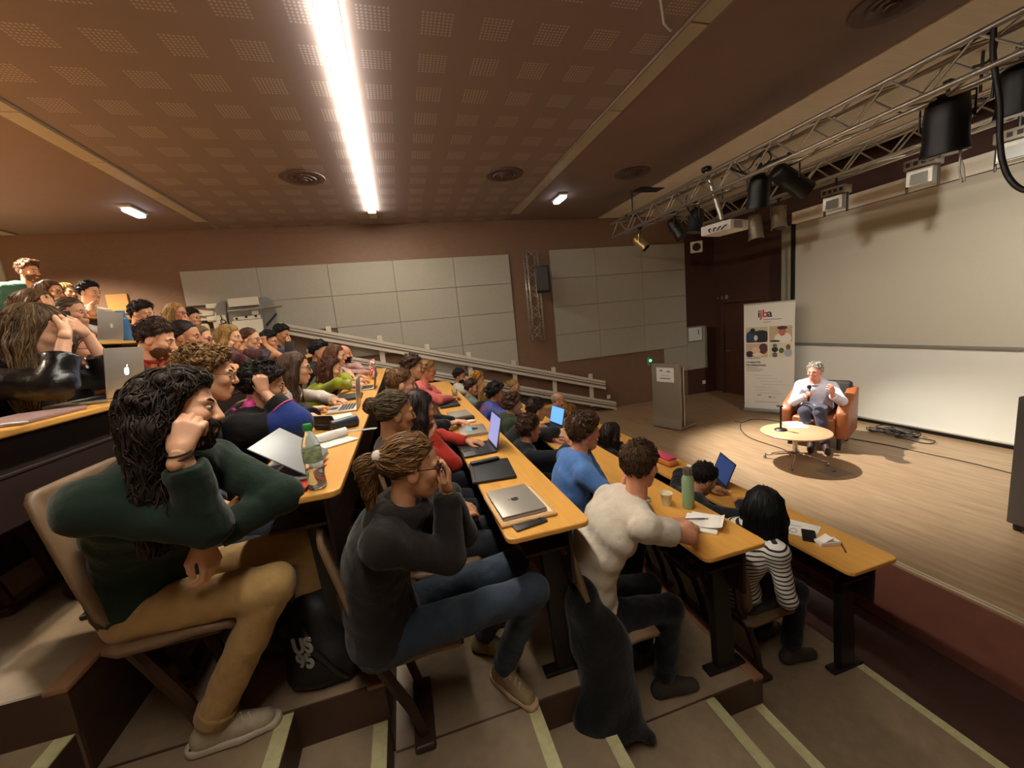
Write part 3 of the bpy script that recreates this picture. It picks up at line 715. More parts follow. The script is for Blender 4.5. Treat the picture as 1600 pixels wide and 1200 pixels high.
# dark opening in the soffit, hanging cables
p0_ = onz((1010, 297), ZC-.02)
tag(obj('soffit_hatch', MB().rbox((p0_[0]+.05, p0_[1], ZC-.018), (.45, .22, .012), .002, 1), M_black), 'small black hatch where the brown ceiling meets the beige soffit', 'hatch')
def cable3(name, pix, x, r, m, label, n=6):
    P = [onx(c, x) for c in pix]; Q = []
    for i in range(len(P)-1):
        a, b, c, d = P[max(i-1, 0)], P[i], P[i+1], P[min(i+2, len(P)-1)]
        for k in range(n):
            u = k/n; Q.append(.5*((2*b)+(c-a)*u+(2*a-5*b+4*c-d)*u*u+(3*b-a-3*c+d)*u**3))
    Q.append(P[-1]); return tag(obj(name, MB().tube(Q, r, 6), m, smooth=True), label, 'cable')
cable3('hanging_cable', [(1553, 40), (1552, 90), (1562, 160), (1562, 210), (1566, 250), (1578, 280), (1600, 297), (1640, 300)], TX1-.1, .016, M_cab, 'thick black cable hanging in a loop from the near end of the front truss')
cable3('hanging_cable', [(1492, 165), (1494, 190), (1503, 205), (1501, 240), (1499, 265), (1503, 285)], TX1+.25, .007, M_white, 'thin white cord hanging from the front truss beside the large black drum lamp')
cable3('hanging_cable', [(1505, 165), (1504, 190), (1502, 210), (1500, 240), (1505, 262), (1507, 284)], TX1+.26, .007, M_white, 'second thin white cord twisted with the one beside the large black drum lamp')
cable3('truss_cable', [(1140, 262), (1170, 272), (1200, 255), (1230, 244), (1280, 226), (1330, 200), (1370, 186), (1420, 160), (1480, 135)], TX1+.02, .013, M_cab, 'black cable bundle lying along the front truss')
cable3('hanging_cable', [(1500, 78), (1530, 58), (1550, 52), (1556, 70), (1545, 95), (1520, 105)], TX1, .01, M_cab, 'black cable looped over the near end of the front truss')
for k, pts in enumerate((((1150, 255), (1160, 268), (1172, 262), (1180, 250), (1190, 244), (1186, 260)), ((1180, 250), (1195, 235), (1205, 245), (1198, 256), (1210, 250)), ((1074, 305), (1072, 318), (1080, 335), (1092, 352)))):
    cable3('hanging_cable', pts, TX1, .008, M_cab, ('black cable loop tangled in the front truss above the drum lamp', 'small black cable loop tangled in the front truss left of the flat-lying lamp', 'thin black cable hanging from the front truss to the projector')[k])

# stage lighting: the lit lamps of the front truss
def lit(y, aim, power, size, blend, label, col):
    p = np.array([TX1+.15, y, TZ1-.32]); t = empty('spotlight', p, 0, label, 'spotlight'); d = (Vector(aim)-Vector(p)).normalized(); M = frame(d, (0, 0, 1)); T = lambda q: M @ Vector(q)
    obj('can', MB().tube([T((q, 0, 0)) for q in (-.16, -.14, -.05, .08, .16)], [.06, .08, .09, .09, .1], 16), M_black, t, auto=50)
    obj('lens', MB().cyl(T((.10, 0, 0)), T((.104, 0, 0)), .085, n=16), mat('lens_lit', '#fff0cc', .4, emit='#ffe2b4', estr=6.), t)
    s = T((0, 1, 0)); s.z = 0; s.normalize()
    obj('yoke', MB().tube([s*.1, s*.1+Vector((0, 0, .14)), -s*.1+Vector((0, 0, .14)), -s*.1], .009, 6), M_black, t)
    obj('clamp', MB().cyl((0, 0, .14), (-.06, 0, .22), .013, n=8).rbox((-.06, 0, .23), (.05, .05, .05), .008), M_black, t)
    l = bpy.data.lights.new('beam', 'SPOT'); l.energy = power; l.color = col; l.spot_size = math.radians(size); l.spot_blend = blend; l.shadow_soft_size = .03
    lo = bpy.data.objects.new('beam', l); link(lo, t); lo.location = d*.19; lo.rotation_euler = (-d).to_track_quat('Z', 'Y').to_euler()
lit(5.3, (5.15, 3.75, ZS), 1150, 66, .75, 'lit black spotlight on the front truss aimed at the speaker', (1, .96, .88))
lit(1.1, (6.9, 3.5, 1.9), 330, 90, 1., 'lit black spotlight on the front truss washing the whiteboard and screen', (1, .96, .88))
# ------------------------------------------------------------------ desks, chairs, stairlift
M_desk = wood('desk_top', '#d9a04c', (6, .6, 6), .07, .38, .01, 6.)
M_dedge = wood('desk_edge', '#c98f43', (6, .6, 6), .05, .45, .01)
M_under = mat('desk_dark', '#2a1712', .55, noise=.1, nscale=8)
M_leg = mat('desk_leg', '#15100e', .5)
M_legr = mat('desk_leg_brown', '#6b3320', .5, noise=.1, nscale=8)
DL = ['front row desk nearest the stage, long yellow wooden top with papers and a phone', 'second row desk from the stage, yellow wooden top with a green bottle and a notebook', 'third row desk from the stage, yellow wooden top carrying a row of laptops', 'fourth row desk from the stage, yellow wooden top with a plastic water bottle', 'fifth row desk from the stage, yellow top with an upright laptop showing a lit logo', 'sixth row desk from the stage, pale wooden edge below a blue bottle', 'seventh row desk from the stage on the upper tier below the side wall']
def rounded(x0, x1, y0, y1, r=.04, n=5):
    P = []
    for cx, cy, a in ((x1-r, y1-r, 0), (x0+r, y1-r, 90), (x0+r, y0+r, 180), (x1-r, y0+r, 270)):
        P += [(cx+r*math.cos(math.radians(a+90*k/n)), cy+r*math.sin(math.radians(a+90*k/n))) for k in range(n+1)]
    return P
DY0, DY1 = 1.5, 6.95
for i in range(7):
    xr = drx(i); xl = xr-DW; z = dz(i); base = (xl+DW/2, DY0, fz(i))
    t = empty('desk_row', base, label=DL[i], cat='desk')
    b = MB(); n = len(rounded(0, 1, 0, 1))
    o = obj('desk_top', MB().prism(rounded(-DW/2, DW/2, 0, DY1-DY0), .026, None, (0, 0, z-fz(i)-.026)), M_desk, t)
    md = o.modifiers.new('bevel', 'BEVEL'); md.width = .006; md.segments = 2; md.limit_method = 'ANGLE'
    obj('modesty_panel', MB().rbox((DW/2-.07, (DY1-DY0)/2+.02, z-fz(i)-.19), (.02, DY1-DY0-.12, .30), .008), M_under, t)
    obj('book_shelf', MB().rbox((.02, (DY1-DY0)/2, z-fz(i)-.16), (DW*.6, DY1-DY0-.2, .015), .004), M_under, t)
    for k in range(5):
        ys_ = .55 if i == 4 else .22; y = ys_+(DY1-DY0-.16-ys_)*k/4
        obj('leg', MB().prism([(-.03, 0), (.09, 0), (.03, z-fz(i)-.03), (-.07, z-fz(i)-.03)], .05, Rx(math.pi/2), (DW/2-.12, y+.025, 0)), M_legr if i == 4 else M_leg, t)
        obj('foot', MB().rbox((DW/2-.09, y, .0115), (.26, .07, .023), .006), M_leg, t)

M_ply = mat('chair_ply', '#7a6147', .5, noise=.08, nscale=10, bump=.05, bscale=300)
M_cfr = mat('chair_frame', '#3a241b', .45)
def shell(w, prof, th, curve=.02, nu=8):
    """bent plywood sheet: prof is a list of (x, z, half-width factor); curve bows it sideways"""
    b = MB(); k = len(prof); V = []
    for side in (0, 1):
        for j, (x, z, f) in enumerate(prof):
            j2 = min(j+1, k-1); j1 = max(j-1, 0); tx, tz = prof[j2][0]-prof[j1][0], prof[j2][1]-prof[j1][1]; l = math.hypot(tx, tz); nx, nz = -tz/l, tx/l
            for u in range(nu+1):
                s = -1+2*u/nu; off = curve*(s*s)*1. + side*th
                V.append((x-nx*off, s*w/2*f, z-nz*off))
    st = k*(nu+1); F = []
    for j in range(k-1):
        for u in range(nu):
            a = j*(nu+1)+u; F.append((a, a+1, a+nu+2, a+nu+1)); F.append((st+a+nu+1, st+a+nu+2, st+a+1, st+a))
    rim = [u for u in range(nu+1)]+[j*(nu+1)+nu for j in range(1, k)]+[(k-1)*(nu+1)+u for u in range(nu-1, -1, -1)]+[j*(nu+1) for j in range(k-2, 0, -1)]
    for a, c in zip(rim, rim[1:]+rim[:1]): F.append((a, st+a, st+c, c))
    return b.add(V, F)
def make_chair():
    t = empty('auditorium_chair', (0, 0, 0))
    obj('seat', shell(.43, [(.22, .475, .9), (.2, .50, 1), (.1, .505, 1), (0, .495, 1), (-.12, .492, 1), (-.17, .505, .92)], .022, -.012), M_ply, t, smooth=True)
    obj('backrest', shell(.44, [(-.165, .56, .80), (-.175, .62, .96), (-.195, .72, 1), (-.22, .85, 1), (-.25, .98, .97), (-.265, 1.04, .92), (-.27, 1.065, .82)], .022, .02), M_ply, t, smooth=True)
    for sy in (-1, 1):
        obj('side_frame', MB().tube([(-.215, sy*.15, .82), (-.19, sy*.15, .6), (-.12, sy*.15, .46), (-.02, sy*.13, .2), (.02, sy*.12, .035)], [.013, .018, .024, .024, .022], 6), M_cfr, t)
    obj('seat_support', MB().rbox((0, 0, .455), (.3, .32, .03), .008), M_cfr, t)
    obj('floor_bar', MB().rbox((.02, 0, .02), (.09, .36, .035), .01), M_cfr, t)
    return t
CH0 = make_chair(); CH_used = [False]
def chair(x, y, i, label, rz=0., group=None):
    z = fz(i)
    if not CH_used[0]:
        CH_used[0] = True; c = CH0
    else:
        c = CH0.copy(); COL.objects.link(c)
        for ch in CH0.children:
            k = ch.copy(); COL.objects.link(k); k.parent = c
    c.location = (x, y, z); c.rotation_euler = (0, 0, rz); tag(c, label, 'chair', group)
    return c

# stairlift rails along the side wall
YR = 7.72
rt = empty('stairlift_rail', (4.2, YR, fz(0)), label='long pale double handrail of a stairlift sloping down along the side wall', cat='rail')
def rl(p): return (p[0]-4.2, p[1]-YR, p[2])
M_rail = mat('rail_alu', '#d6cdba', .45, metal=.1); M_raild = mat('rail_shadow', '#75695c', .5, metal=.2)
def rail(nm, pts, h):
    o = obj(nm, MB(), M_rail, rt); bpy.data.objects.remove(o)
    def bar(zo, hh, th, m, n2):
        b = MB(); V = []
        for (x, z) in pts:
            for (yy, zz) in ((-th/2, -hh/2), (th/2, -hh/2), (th/2, hh/2), (-th/2, hh/2)): V.append((x-4.2, yy, z+zo+zz))
        F = []
        for j in range(len(pts)-1):
            for q in range(4): F.append((j*4+q, j*4+(q+1) % 4, (j+1)*4+(q+1) % 4, (j+1)*4+q))
        F += [(3, 2, 1, 0), tuple(len(V)-4+q for q in range(4))]
        return obj(n2, b.add(V, F), m, rt)
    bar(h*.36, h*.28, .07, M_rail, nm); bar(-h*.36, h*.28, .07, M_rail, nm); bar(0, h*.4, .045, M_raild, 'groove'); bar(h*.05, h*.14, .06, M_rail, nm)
rail('upper_rail', [(-3.3, 3.15), (-2.75, 3.05), (-1.95, 2.80), (.84, 1.955), (4.15, .965)], .185)
rail('lower_rail', [(-1.6, 2.30), (-.95, 2.105), (2.6, 1.01), (4.38, .47)], .175)
for k, x in enumerate((-1.2, -.36, .47, 1.25, 2.15, 3.0, 3.84)):
    zt = np.interp(x, [-1.95, .84, 4.15], [2.80, 1.955, .965]); zb = np.interp(x, [-.95, 2.6, 4.38], [2.105, 1.01, .47])
    obj('post', MB().rbox((x-4.2, .045, (zt+zb)/2+.04), (.09, .03, zt-zb+.30), .006), M_rail, rt)
    obj('wall_bracket', MB().rbox((x-4.2, .11, zt+.02), (.06, .12, .05), .006), M_rail, rt)
lt_ = empty('stairlift_platform', (-2.45, 7.55, fz(5)), label='folded grey wheelchair stairlift platform with white panels parked on the rail', cat='stairlift')
Zf = fz(5)
def lp(c, y=7.55): p = ony(c, y); return (p[0]+2.45, p[1]-7.55, p[2]-Zf)
def wallpoly(name, pix, th, m, y, bevel=.0):
    b = MB(); P = [lp(c, y) for c in pix]
    V = [(p[0], p[1], p[2]) for p in P]+[(p[0], p[1]+th, p[2]) for p in P]; n = len(P)
    o = obj(name, b.add(V, [tuple(range(n)), tuple(range(2*n-1, n-1, -1))]+[((i+1) % n, i, n+i, n+(i+1) % n) for i in range(n)]), m, lt_)
    if bevel: md = o.modifiers.new('bevel', 'BEVEL'); md.width = bevel; md.segments = 2
    return o
M_lift = mat('lift_grey', '#7f7e78', .5); M_liftw = mat('lift_white', '#d8d3bf', .5)
wallpoly('back_plate', [(335, 482), (338, 474), (345, 470), (352, 469), (355, 500), (363, 520), (345, 520), (342, 508)], .06, M_lift, 7.52, .012)
wallpoly('back_plate', [(404, 465), (416, 464), (425, 468), (430, 480), (433, 505), (426, 525), (410, 525)], .06, M_lift, 7.52, .012)
wallpoly('centre_body', [(354, 472), (406, 468), (412, 530), (362, 534)], .10, M_lift, 7.47, .01)
wallpoly('upper_panel', [(355, 467), (401, 463), (404, 476), (357, 480)], .05, M_liftw, 7.42, .006)
wallpoly('lower_panel', [(362, 502), (409, 498), (414, 530), (366, 532)], .03, M_liftw, 7.44, .006)
wallpoly('button_panel', [(364, 496), (406, 492), (407, 497), (365, 501)], .03, M_liftw, 7.44)
for c in ((370, 498), (385, 495), (400, 494)):
    p = lp(c, 7.44); obj('button', MB().cyl((p[0], p[1]+.005, p[2]), (p[0], p[1]-.012, p[2]), .018, n=10), M_black, lt_)
wallpoly('tag', [(393, 486), (403, 485), (404, 491), (394, 492)], .01, M_liftw, 7.455)
wallpoly('wheelchair_sign', [(339, 493), (352, 492), (355, 505), (341, 506)], .012, M_liftw, 7.50)
p = Vector(lp((347, 500), 7.495)); ic = mat('ink_black', '#241f1d', .6)
ring = [(p.x+.035*math.cos(a)+.01, p.y, p.z-.02+.035*math.sin(a)) for a in [math.radians(100+260*k/12) for k in range(13)]]
obj('wheelchair_icon', MB().tube(ring, .007, 5).tube([(p.x-.005, p.y, p.z+.05), (p.x, p.y, p.z+.0), (p.x+.035, p.y, p.z-.002), (p.x+.055, p.y, p.z-.05)], .007, 5).ell((p.x-.008, p.y, p.z+.065), (.012, .005, .012), 6), ic, lt_)
a, b = lp((356, 487), 7.40), lp((440, 478), 7.40)
obj('grab_bar', MB().tube([a, b], .02, 8), M_alu, lt_)
a, b = lp((416, 508), 7.45), lp((432, 490), 7.45)
obj('safety_arm', MB().tube([a, b], .016, 8), M_dark, lt_)
bx = empty('rail_box', ony((334, 498), 7.6), label='stack of small white boxes on the rail end beside the stairlift platform', cat='box')
for k, (dx, dz_) in enumerate(((0, 0), (-.05, .085), (.02, .2))): obj('box', MB().rbox((dx, 0, dz_), (.16, .1, .07), .008), M_liftw, bx)
for c, y in (((338, 512), 7.6), ((343, 512), 7.58)):
    p = ony(c, y); tag(obj('rail_post', MB().rbox((p[0], y, p[2]), (.045, .05, .5), .006), M_rail), 'short white upright of the stairlift rail beside the parked platform', 'post', 'stairlift uprights')
# pale wooden board at the upper end of the side wall
a = ony((160, 461), YW-.1); b = ony((199, 488), YW-.1)
tag(obj('wooden_board', MB().rbox(((a[0]+b[0])/2, YW-.018, (a[2]+b[2])/2), (b[0]-a[0]+.02, .03, a[2]-b[2]+.02), .006), wood('board_yellow', '#b98a45', (1, 8, 8), .06, .5)), 'pale yellow wooden board low on the side wall behind the upper tier', 'board')
# ------------------------------------------------------------------ people
def unit(v): v = np.array(v, float); return v/max(np.linalg.norm(v), 1e-9)
UP = np.array([0, 0, 1.])
SKIN = {'fair': '#d9a684', 'light': '#cf9a76', 'tan': '#b88460', 'brown': '#7d4e33', 'ruddy': '#cf9070', 'red': '#cf8870'}
def skin_mat(k): return mat('skin_'+k, SKIN[k], .5, noise=.05, nscale=25, bump=.04, bscale=150, spec=.35)
def cloth_mat(c, bump=.45): return mat('cloth_'+c.strip('#'), c, .85, noise=.08, nscale=18, bump=bump, bscale=28, sheen=.15, spec=.2)
def hair_mats(c):
    base = srgb(c)
    out = []
    for k, f in enumerate((1., .55, 1.6)):
        out.append(mat('hair_%s_%d' % (c.strip('#'), k), tuple(min(1, v*f) for v in base[:3])+(1,), .6, noise=.3, nscale=60, spec=.3))
    return out
LOD = [dict(b=.010, h=.0042, n=.0042, c=.009, hair=.0065, ns=1100, sl=12), dict(b=.014, h=.0055, n=.0055, c=.0125, hair=.007, ns=460, sl=9), dict(b=.018, h=.007, n=.007, c=.016, hair=.008, ns=240, sl=7)]
def ik(Sh, Wr, l1, l2, pole):
    d = Wr-Sh; L = np.linalg.norm(d)
    if L > l1+l2-.006: d = d/L*(l1+l2-.006); L = l1+l2-.006; Wr = Sh+d
    n = d/L; a = (l1*l1-l2*l2+L*L)/(2*L); h = math.sqrt(max(l1*l1-a*a, 0)); p = pole-n*(pole@n)
    return Sh+n*a+unit(p)*h, Wr
def hand_prims(W, xd, nrm, s, curl, scale=1.):
    """prims of a hand: wrist W, finger direction xd, palm normal nrm, s=-1 right hand, +1 left"""
    x = unit(xd); n = unit(np.array(nrm)-x*(np.array(nrm)@x)); z = -n; y = np.cross(z, x); ts = -s
    P = lambda a, b, c: W+(x*a+y*b+z*c)*scale
    pr = [(cap(P(-.03, 0, 0), P(.02, 0, 0), .024*scale, .023*scale), .01)]
    yk = [ts*.028, ts*.0095, -ts*.0095, -ts*.027]
    for j in range(4): pr.append((cap(P(.012, yk[j]*.55, 0), P(.088-.006*abs(j-1.2), yk[j], 0), .0145*scale, .012*scale), .012))
    ln = [.95, 1.06, 1.0, .8]
    for j in range(4):
        p = P(.09-.006*abs(j-1.2), yk[j], 0); a = 0.; sp = .12*yk[j]/.028*(1-curl)
        for q, (l, da, r0, r1) in enumerate(((.042, 68, .0105, .0098), (.026, 82, .0096, .0088), (.021, 52, .0088, .0078))):
            a += math.radians(da)*min(1, curl*(1.+.08*(j-1)))
            d = x*math.cos(a)-z*math.sin(a)+y*sp; e = p+d*l*ln[j]*scale
            pr.append((cap(p, e, r0*scale, r1*scale), .004)); p = e
    t0, t1 = P(.015, ts*.022, -.008), P(.048, ts*(.052-.012*curl), -.018-.01*curl)
    t2 = P(.076, ts*(.06-.032*curl), -.022-.016*curl); t3 = P(.098, ts*(.062-.045*curl), -.024-.02*curl)
    pr += [(cap(t0, t1, .017*scale, .0135*scale), .012), (cap(t1, t2, .0125*scale, .011*scale), .005), (cap(t2, t3, .0108*scale, .0088*scale), .004)]
    return pr
def strands(F, V, N, mats, n, length, rad, flow, rng, seg, lift=.0015, jit=.35):
    ids = rng.choice(len(V), n); P = V[ids].copy(); out = []; path = [P.copy()]
    off = rng.uniform(-.002, lift+.004, n); st = length*rng.uniform(.7, 1.2, n)/seg
    J = rng.normal(0, jit, (n, 3))
    for k in range(seg):
        D = flow(P)+J*.6+rng.normal(0, jit*.5, (n, 3)); g = F.grad(P); D = D-g*(D*g).sum(1, keepdims=True)
        D = D/np.maximum(np.linalg.norm(D, axis=1, keepdims=True), 1e-6)
        P = P+D*st[:, None]; g = F.grad(P); d = F.sample(P); P = P-g*np.clip(d-off, -.02, .02)[:, None]; path.append(P.copy())
    path = np.stack(path, 1)                                 # n, seg+1, 3
    T = np.gradient(path, axis=1); T /= np.maximum(np.linalg.norm(T, axis=2, keepdims=True), 1e-9)
    A = np.cross(T, np.array([.31, .52, .79])); A /= np.maximum(np.linalg.norm(A, axis=2, keepdims=True), 1e-9); B = np.cross(T, A)
    r = rad*np.sin(np.linspace(.35, math.pi*.98, seg+1))[None, :, None]*rng.uniform(.7, 1.3, n)[:, None, None]
    R = np.stack([path+r*(A*math.cos(a)+B*math.sin(a)) for a in (0, 2.094, 4.189)], 2)   # n, seg+1, 3, 3
    VV = R.reshape(-1, 3); base = np.arange(n)[:, None, None]*(seg+1)*3+np.arange(seg)[None, :, None]*3
    j = np.arange(3)[None, None, :]; j2 = (j+1) % 3
    Q = np.stack([base+j, base+j2, base+3+j2, base+3+j], -1).reshape(-1, 4)
    M = np.repeat(rng.choice(3, n, p=[.5, .28, .22]), seg*3)
    return VV, Q, M

def person(label, head, i, yaw=0., hyaw=0., hpitch=0., hroll=0., hips=None, fem=False, skin='light', hair=('short', '#3a2a1e'), top=('long', '#333333'), pants='#1d1f26', shoes='#3a3533',
           R=('desk', .10, 0), L=('desk', .12, 0), feet=None, knees=None, lod=2, glasses=None, beard=None, lean=0., scale=1., group='people in the audience', base=None, floor=None, shw=None, extra=None, sleeve_c=None, curls=1., hairlen=None, wide=1., shy=0., hb=0., rcheek=None):
    lo = LOD[lod]; rng = np.random.default_rng(abs(hash(label)) % 1000 if False else sum(map(ord, label)))
    head = np.array(head, float); yw = math.radians(yaw); fw = np.array([math.cos(yw), math.sin(yw), 0.]); lf = np.array([-math.sin(yw), math.cos(yw), 0.])
    fl = fz(i) if floor is None else floor; dk = dz(i) if i < 7 else fl+.9
    if hips is None: hips = np.array([drx(i)-DW-.33, head[1], fl+.61])
    hips = np.array(hips, float)
    if base is None: base = np.array([hips[0], hips[1], fl])
    t = empty('person', base, 0, label, 'person', None)
    # head frame
    Mh = np.array(Rz(math.radians(yaw+hyaw)) @ Ry(math.radians(-hpitch)) @ Rx(math.radians(hroll)))
    f, l, u = Mh[:, 0], Mh[:, 1], Mh[:, 2]; A = [f, l, u]
    H = lambda p: head+f*p[0]*scale+l*p[1]*scale+u*p[2]*scale
    sc = scale
    E = lambda c, r, cuts=None: ell(H(c), np.array(r)*sc, A, [(H(q), f*n[0]+l*n[1]+u*n[2]) for q, n in cuts] if cuts else None)
    Cp = lambda a, b, r0, r1=None: cap(H(a), H(b), r0*sc, (r0 if r1 is None else r1)*sc)
    sk = skin_mat(skin)
    # ---- spine
    nb = head-u*.135*sc-f*.04*sc-UP*.035*sc
    d = nb-hips; ctrl = hips+UP*abs(d[2])*.55-fw*.05+fw*lean
    B = lambda q: (1-q)**2*hips+2*q*(1-q)*ctrl+q*q*nb
    Tn = lambda q: unit(2*(1-q)*(ctrl-hips)+2*q*(nb-ctrl))
    shw = (shw or (.155 if fem else .178))*sc
    shc = B(.9); Lt = unit(lf+UP*shy)
    def torso(inf, w=1.):
        out = []
        rr = [(.165, .125), (.150, .115), (.142, .110), (.152, .116), (.160, .114), (.138, .09)] if not fem else [(.168, .125), (.145, .110), (.128, .100), (.138, .112), (.142, .105), (.12, .082)]
        for q, (rl_, rd) in zip((.0, .2, .4, .58, .75, .9), rr):
            tn = Tn(q); dp = unit(np.cross(Lt, tn))
            out.append((ell(B(q), (rl_*sc*w*wide+inf, rd*sc*w*wide+inf, .095*sc+inf), [Lt, dp, tn]), .05))
        for s in (-1, 1):
            out.append((cap(nb-UP*.015, shc+Lt*s*shw-UP*.008, .040*sc+inf*.7, .058*sc+inf*.8), .04))
        return out
    # ---- arms
    arms = {}
    for s, spec in ((-1, R), (1, L)):
        Sh = shc+Lt*s*shw-UP*.012
        kind = spec[0]; curl = .35; pole = lf*s*.7-UP*.7-fw*.35; face = None
        if kind == 'desk':
            tgt = np.array([drx(i)-DW+spec[1], hips[1]+s*.13+(spec[2] if len(spec) > 2 else 0), dk+.045]); xd = unit(fw*.8-lf*s*.55); nn = -UP; curl = spec[3] if len(spec) > 3 else .4
        elif kind == 'lap':
            tgt = hips+fw*.28+lf*s*.06+UP*.09; xd = unit(fw*.7-lf*s*.6-UP*.15); nn = -UP
        elif kind == 'pt':
            tgt = np.array(spec[1], float); xd = np.array(spec[2], float); nn = np.array(spec[3], float); curl = spec[4] if len(spec) > 4 else .4
            if len(spec) > 5 and spec[5] is not None: pole = np.array(spec[5], float)
        else:
            tab = {'chin': ((.07, s*.03, -.135), (.35, -s*.75, .45), (-.25, .1*s, .9), .95), 'cheek': ((.025, s*.088, -.075), (.25, -s*.1, 1), (.05, -s, .1), .75), 'temple': ((-.01, s*.105, .02), (-.35, 0, .9), (.1, -s, 0), .85),
                   'mouth': ((.13, s*.025, -.075), (-.1, -s*.75, .6), (-1, 0, .1), .85), 'brow': ((.105, s*.05, .05), (-.3, -s*.8, .45), (-.9, 0, -.2), .5), 'hair': ((.0, s*.09, .10), (-.6, -s*.3, .5), (0, -s, -.4), .5)}[kind]
            if rcheek is not None and s < 0: tab = (rcheek,)+tab[1:]
            tgt = H(tab[0]); xd = f*tab[1][0]+l*tab[1][1]+u*tab[1][2]; nn = f*tab[2][0]+l*tab[2][1]+u*tab[2][2]; curl = tab[3]; pole = np.array(spec[1], float) if len(spec) > 1 and isinstance(spec[1], tuple) else fw*.5-UP*1.+lf*s*(.45 if len(spec) < 2 else spec[1])
        xd = unit(xd); W = tgt-xd*.055*sc
        El, W2 = ik(Sh, W, .285*sc, .255*sc, pole); dl = drx(i)-DW
        if i < 7 and kind not in ('pt', 'lap') and floor is None and not (len(spec) > 1 and isinstance(spec[1], tuple)):
            for q in (0, .2, .4, .6, .8, 1., 1.3, 1.6, 2.):      # keep elbow and forearm above the desk top
                El, W2 = ik(Sh, W, .285*sc, .255*sc, pole+UP*q*1.2+lf*s*q*.15)
                if El[0] > dl-.05: ok = El[2] > dk+.055
                elif W2[0] > dl: ok = El[2]+(W2[2]-El[2])*(dl-El[0])/(W2[0]-El[0]) > dk+.045
                else: ok = True
                if ok: break
        arms[s] = (Sh, El, W2, xd, nn, curl)
    # ---- legs
    legs = {}
    for s in (-1, 1):
        hp = hips+lf*s*.09*sc-UP*.02
        ft = np.array(feet[0 if s < 0 else 1], float) if feet else np.array([hips[0], hips[1], fl])+fw*.36+lf*s*.11
        an = ft+UP*.095
        kn = np.array(knees[0 if s < 0 else 1], float) if knees else None
        if kn is None:
            kn, an = ik(hp, an, .43*sc, .43*sc, fw*.9+UP*.6)
        legs[s] = (hp, kn, an)
    # ---- body mesh: torso, neck, arms, legs in one skin; fine head and hands merged into it
    pr = torso(-.012, .96)
    pr.append((cap(nb-UP*.03, H((-.022, 0, -.05)), .056*sc if not fem else .048*sc, .052*sc if not fem else .045*sc), .03))
    for s in (-1, 1):
        Sh, El, Wr, xd, nn, cu = arms[s]; m_ = 1. if not fem else .86
        pr += [(cap(Sh, El, .046*m_*sc, .038*m_*sc), .03), (cap(El, El*.6+Wr*.4, .038*m_*sc, .037*m_*sc), .02), (cap(El*.6+Wr*.4, Wr, .037*m_*sc, .0265*m_*sc), .02)]
        hp, kn, an = legs[s]
        pr += [(cap(hp, kn, .072*sc, .052*sc), .04), (cap(kn, kn*.65+an*.35, .05*sc, .05*sc), .02), (cap(kn*.65+an*.35, an, .05*sc, .034*sc), .02)]
    F = implicit(pr, lo['b']); parts = [F.mesh()+(0,)]
    # head
    hp_ = [(E((-.012, 0, .032), (.098, .077, .086)), .02), (E((.026, 0, -.035), (.064, .059, .082)), .03), (Cp((.066, 0, -.1), (.06, 0, -.1), .02), .02)]
    for s in (-1, 1):
        hp_ += [(Cp((.0, s*.052, -.05), (.055, s*.016, -.1), .018, .017), .025), (E((.06, s*.04, -.024), (.028, .024, .024)), .015), (E((-.006, s*.078, -.012), (.022, .010, .032)), .004), (Cp((.084, s*.012, .019), (.074, s*.045, .018), .011, .009), .012)]
    hp_ += [(Cp((.088, 0, .016), (.108, 0, -.03), .0085, .0125), .012), (Cp((.1, -.011, -.034), (.1, .011, -.034), .0085), .006), (Cp((.09, -.016, -.064), (.09, .016, -.064), .0085), .008), (Cp((.086, -.012, -.078), (.086, .012, -.078), .009), .01), (Cp((-.03, 0, -.02), (-.034, 0, -.12), .05 if not fem else .044, .05 if not fem else .044), .03)]
    FH = implicit(hp_, lo['h'])
    for s in (-1, 1): FH.cut(E((.097, s*.031, .0), (.016, .017, .0105)), .008)
    FH.cut(Cp((.104, -.02, -.071), (.104, .02, -.071), .004), .004)
    parts.append(FH.mesh()+(0,))
    hm = hair_mats(hair[1]); mats = [sk, mat('eye_white', '#b0a498', .3), mat('iris', '#2a1a12', .2), mat('lips_'+skin, tuple(srgb(SKIN[skin])[k]*(.85, .55, .55)[k] for k in range(3))+(1,), .45), hm[1]]
    eh = .0035 if lod < 2 else .0045
    if lod < 2:
        parts.append(implicit([(E((.0815, s*.031, -.001), (.012, .013, .0078)), .0) for s in (-1, 1)], eh).mesh()+(1,))
        parts.append(implicit([(E((.089, s*.030, -.001), (.0058, .0075, .0072)), .0) for s in (-1, 1)], .0025).mesh()+(2,))
    else: parts.append(implicit([(E((.086, s*.031, .001), (.0115, .012, .007)), .0) for s in (-1, 1)], eh).mesh()+(2,))
    parts.append(implicit([q for s in (-1, 1) for q in ((Cp((.0935, s*.014, .022), (.0875, s*.032, .0255), .0042, .0042), .004), (Cp((.0875, s*.032, .0255), (.079, s*.047, .021), .0042, .0028), .004))], eh).mesh()+(4,))
    parts.append(implicit([(E((.0955, 0, -.065), (.0055, .02, .0048)), .0), (E((.0935, 0, -.0765), (.0055, .018, .0052)), .0)], eh).mesh()+(3,))
    for s in (-1, 1):
        Sh, El, Wr, xd, nn, cu = arms[s]
        parts.append(implicit(hand_prims(Wr, xd, nn, s, cu, sc*(1. if not fem else .92)), lo['n']).mesh()+(0,))
    qmesh('body', parts, mats, t, base)
    # ---- top
    kind, tc = top[0], top[1]
    inf = {'tee': .012, 'long': .014, 'shirt': .016, 'hoodie': .026, 'jacket': .030, 'tank': .010, 'knit': .02}[kind]
    cm = top[2] if len(top) > 2 else cloth_mat(tc)
    pr = torso(inf)
    hem = hips-UP*.09
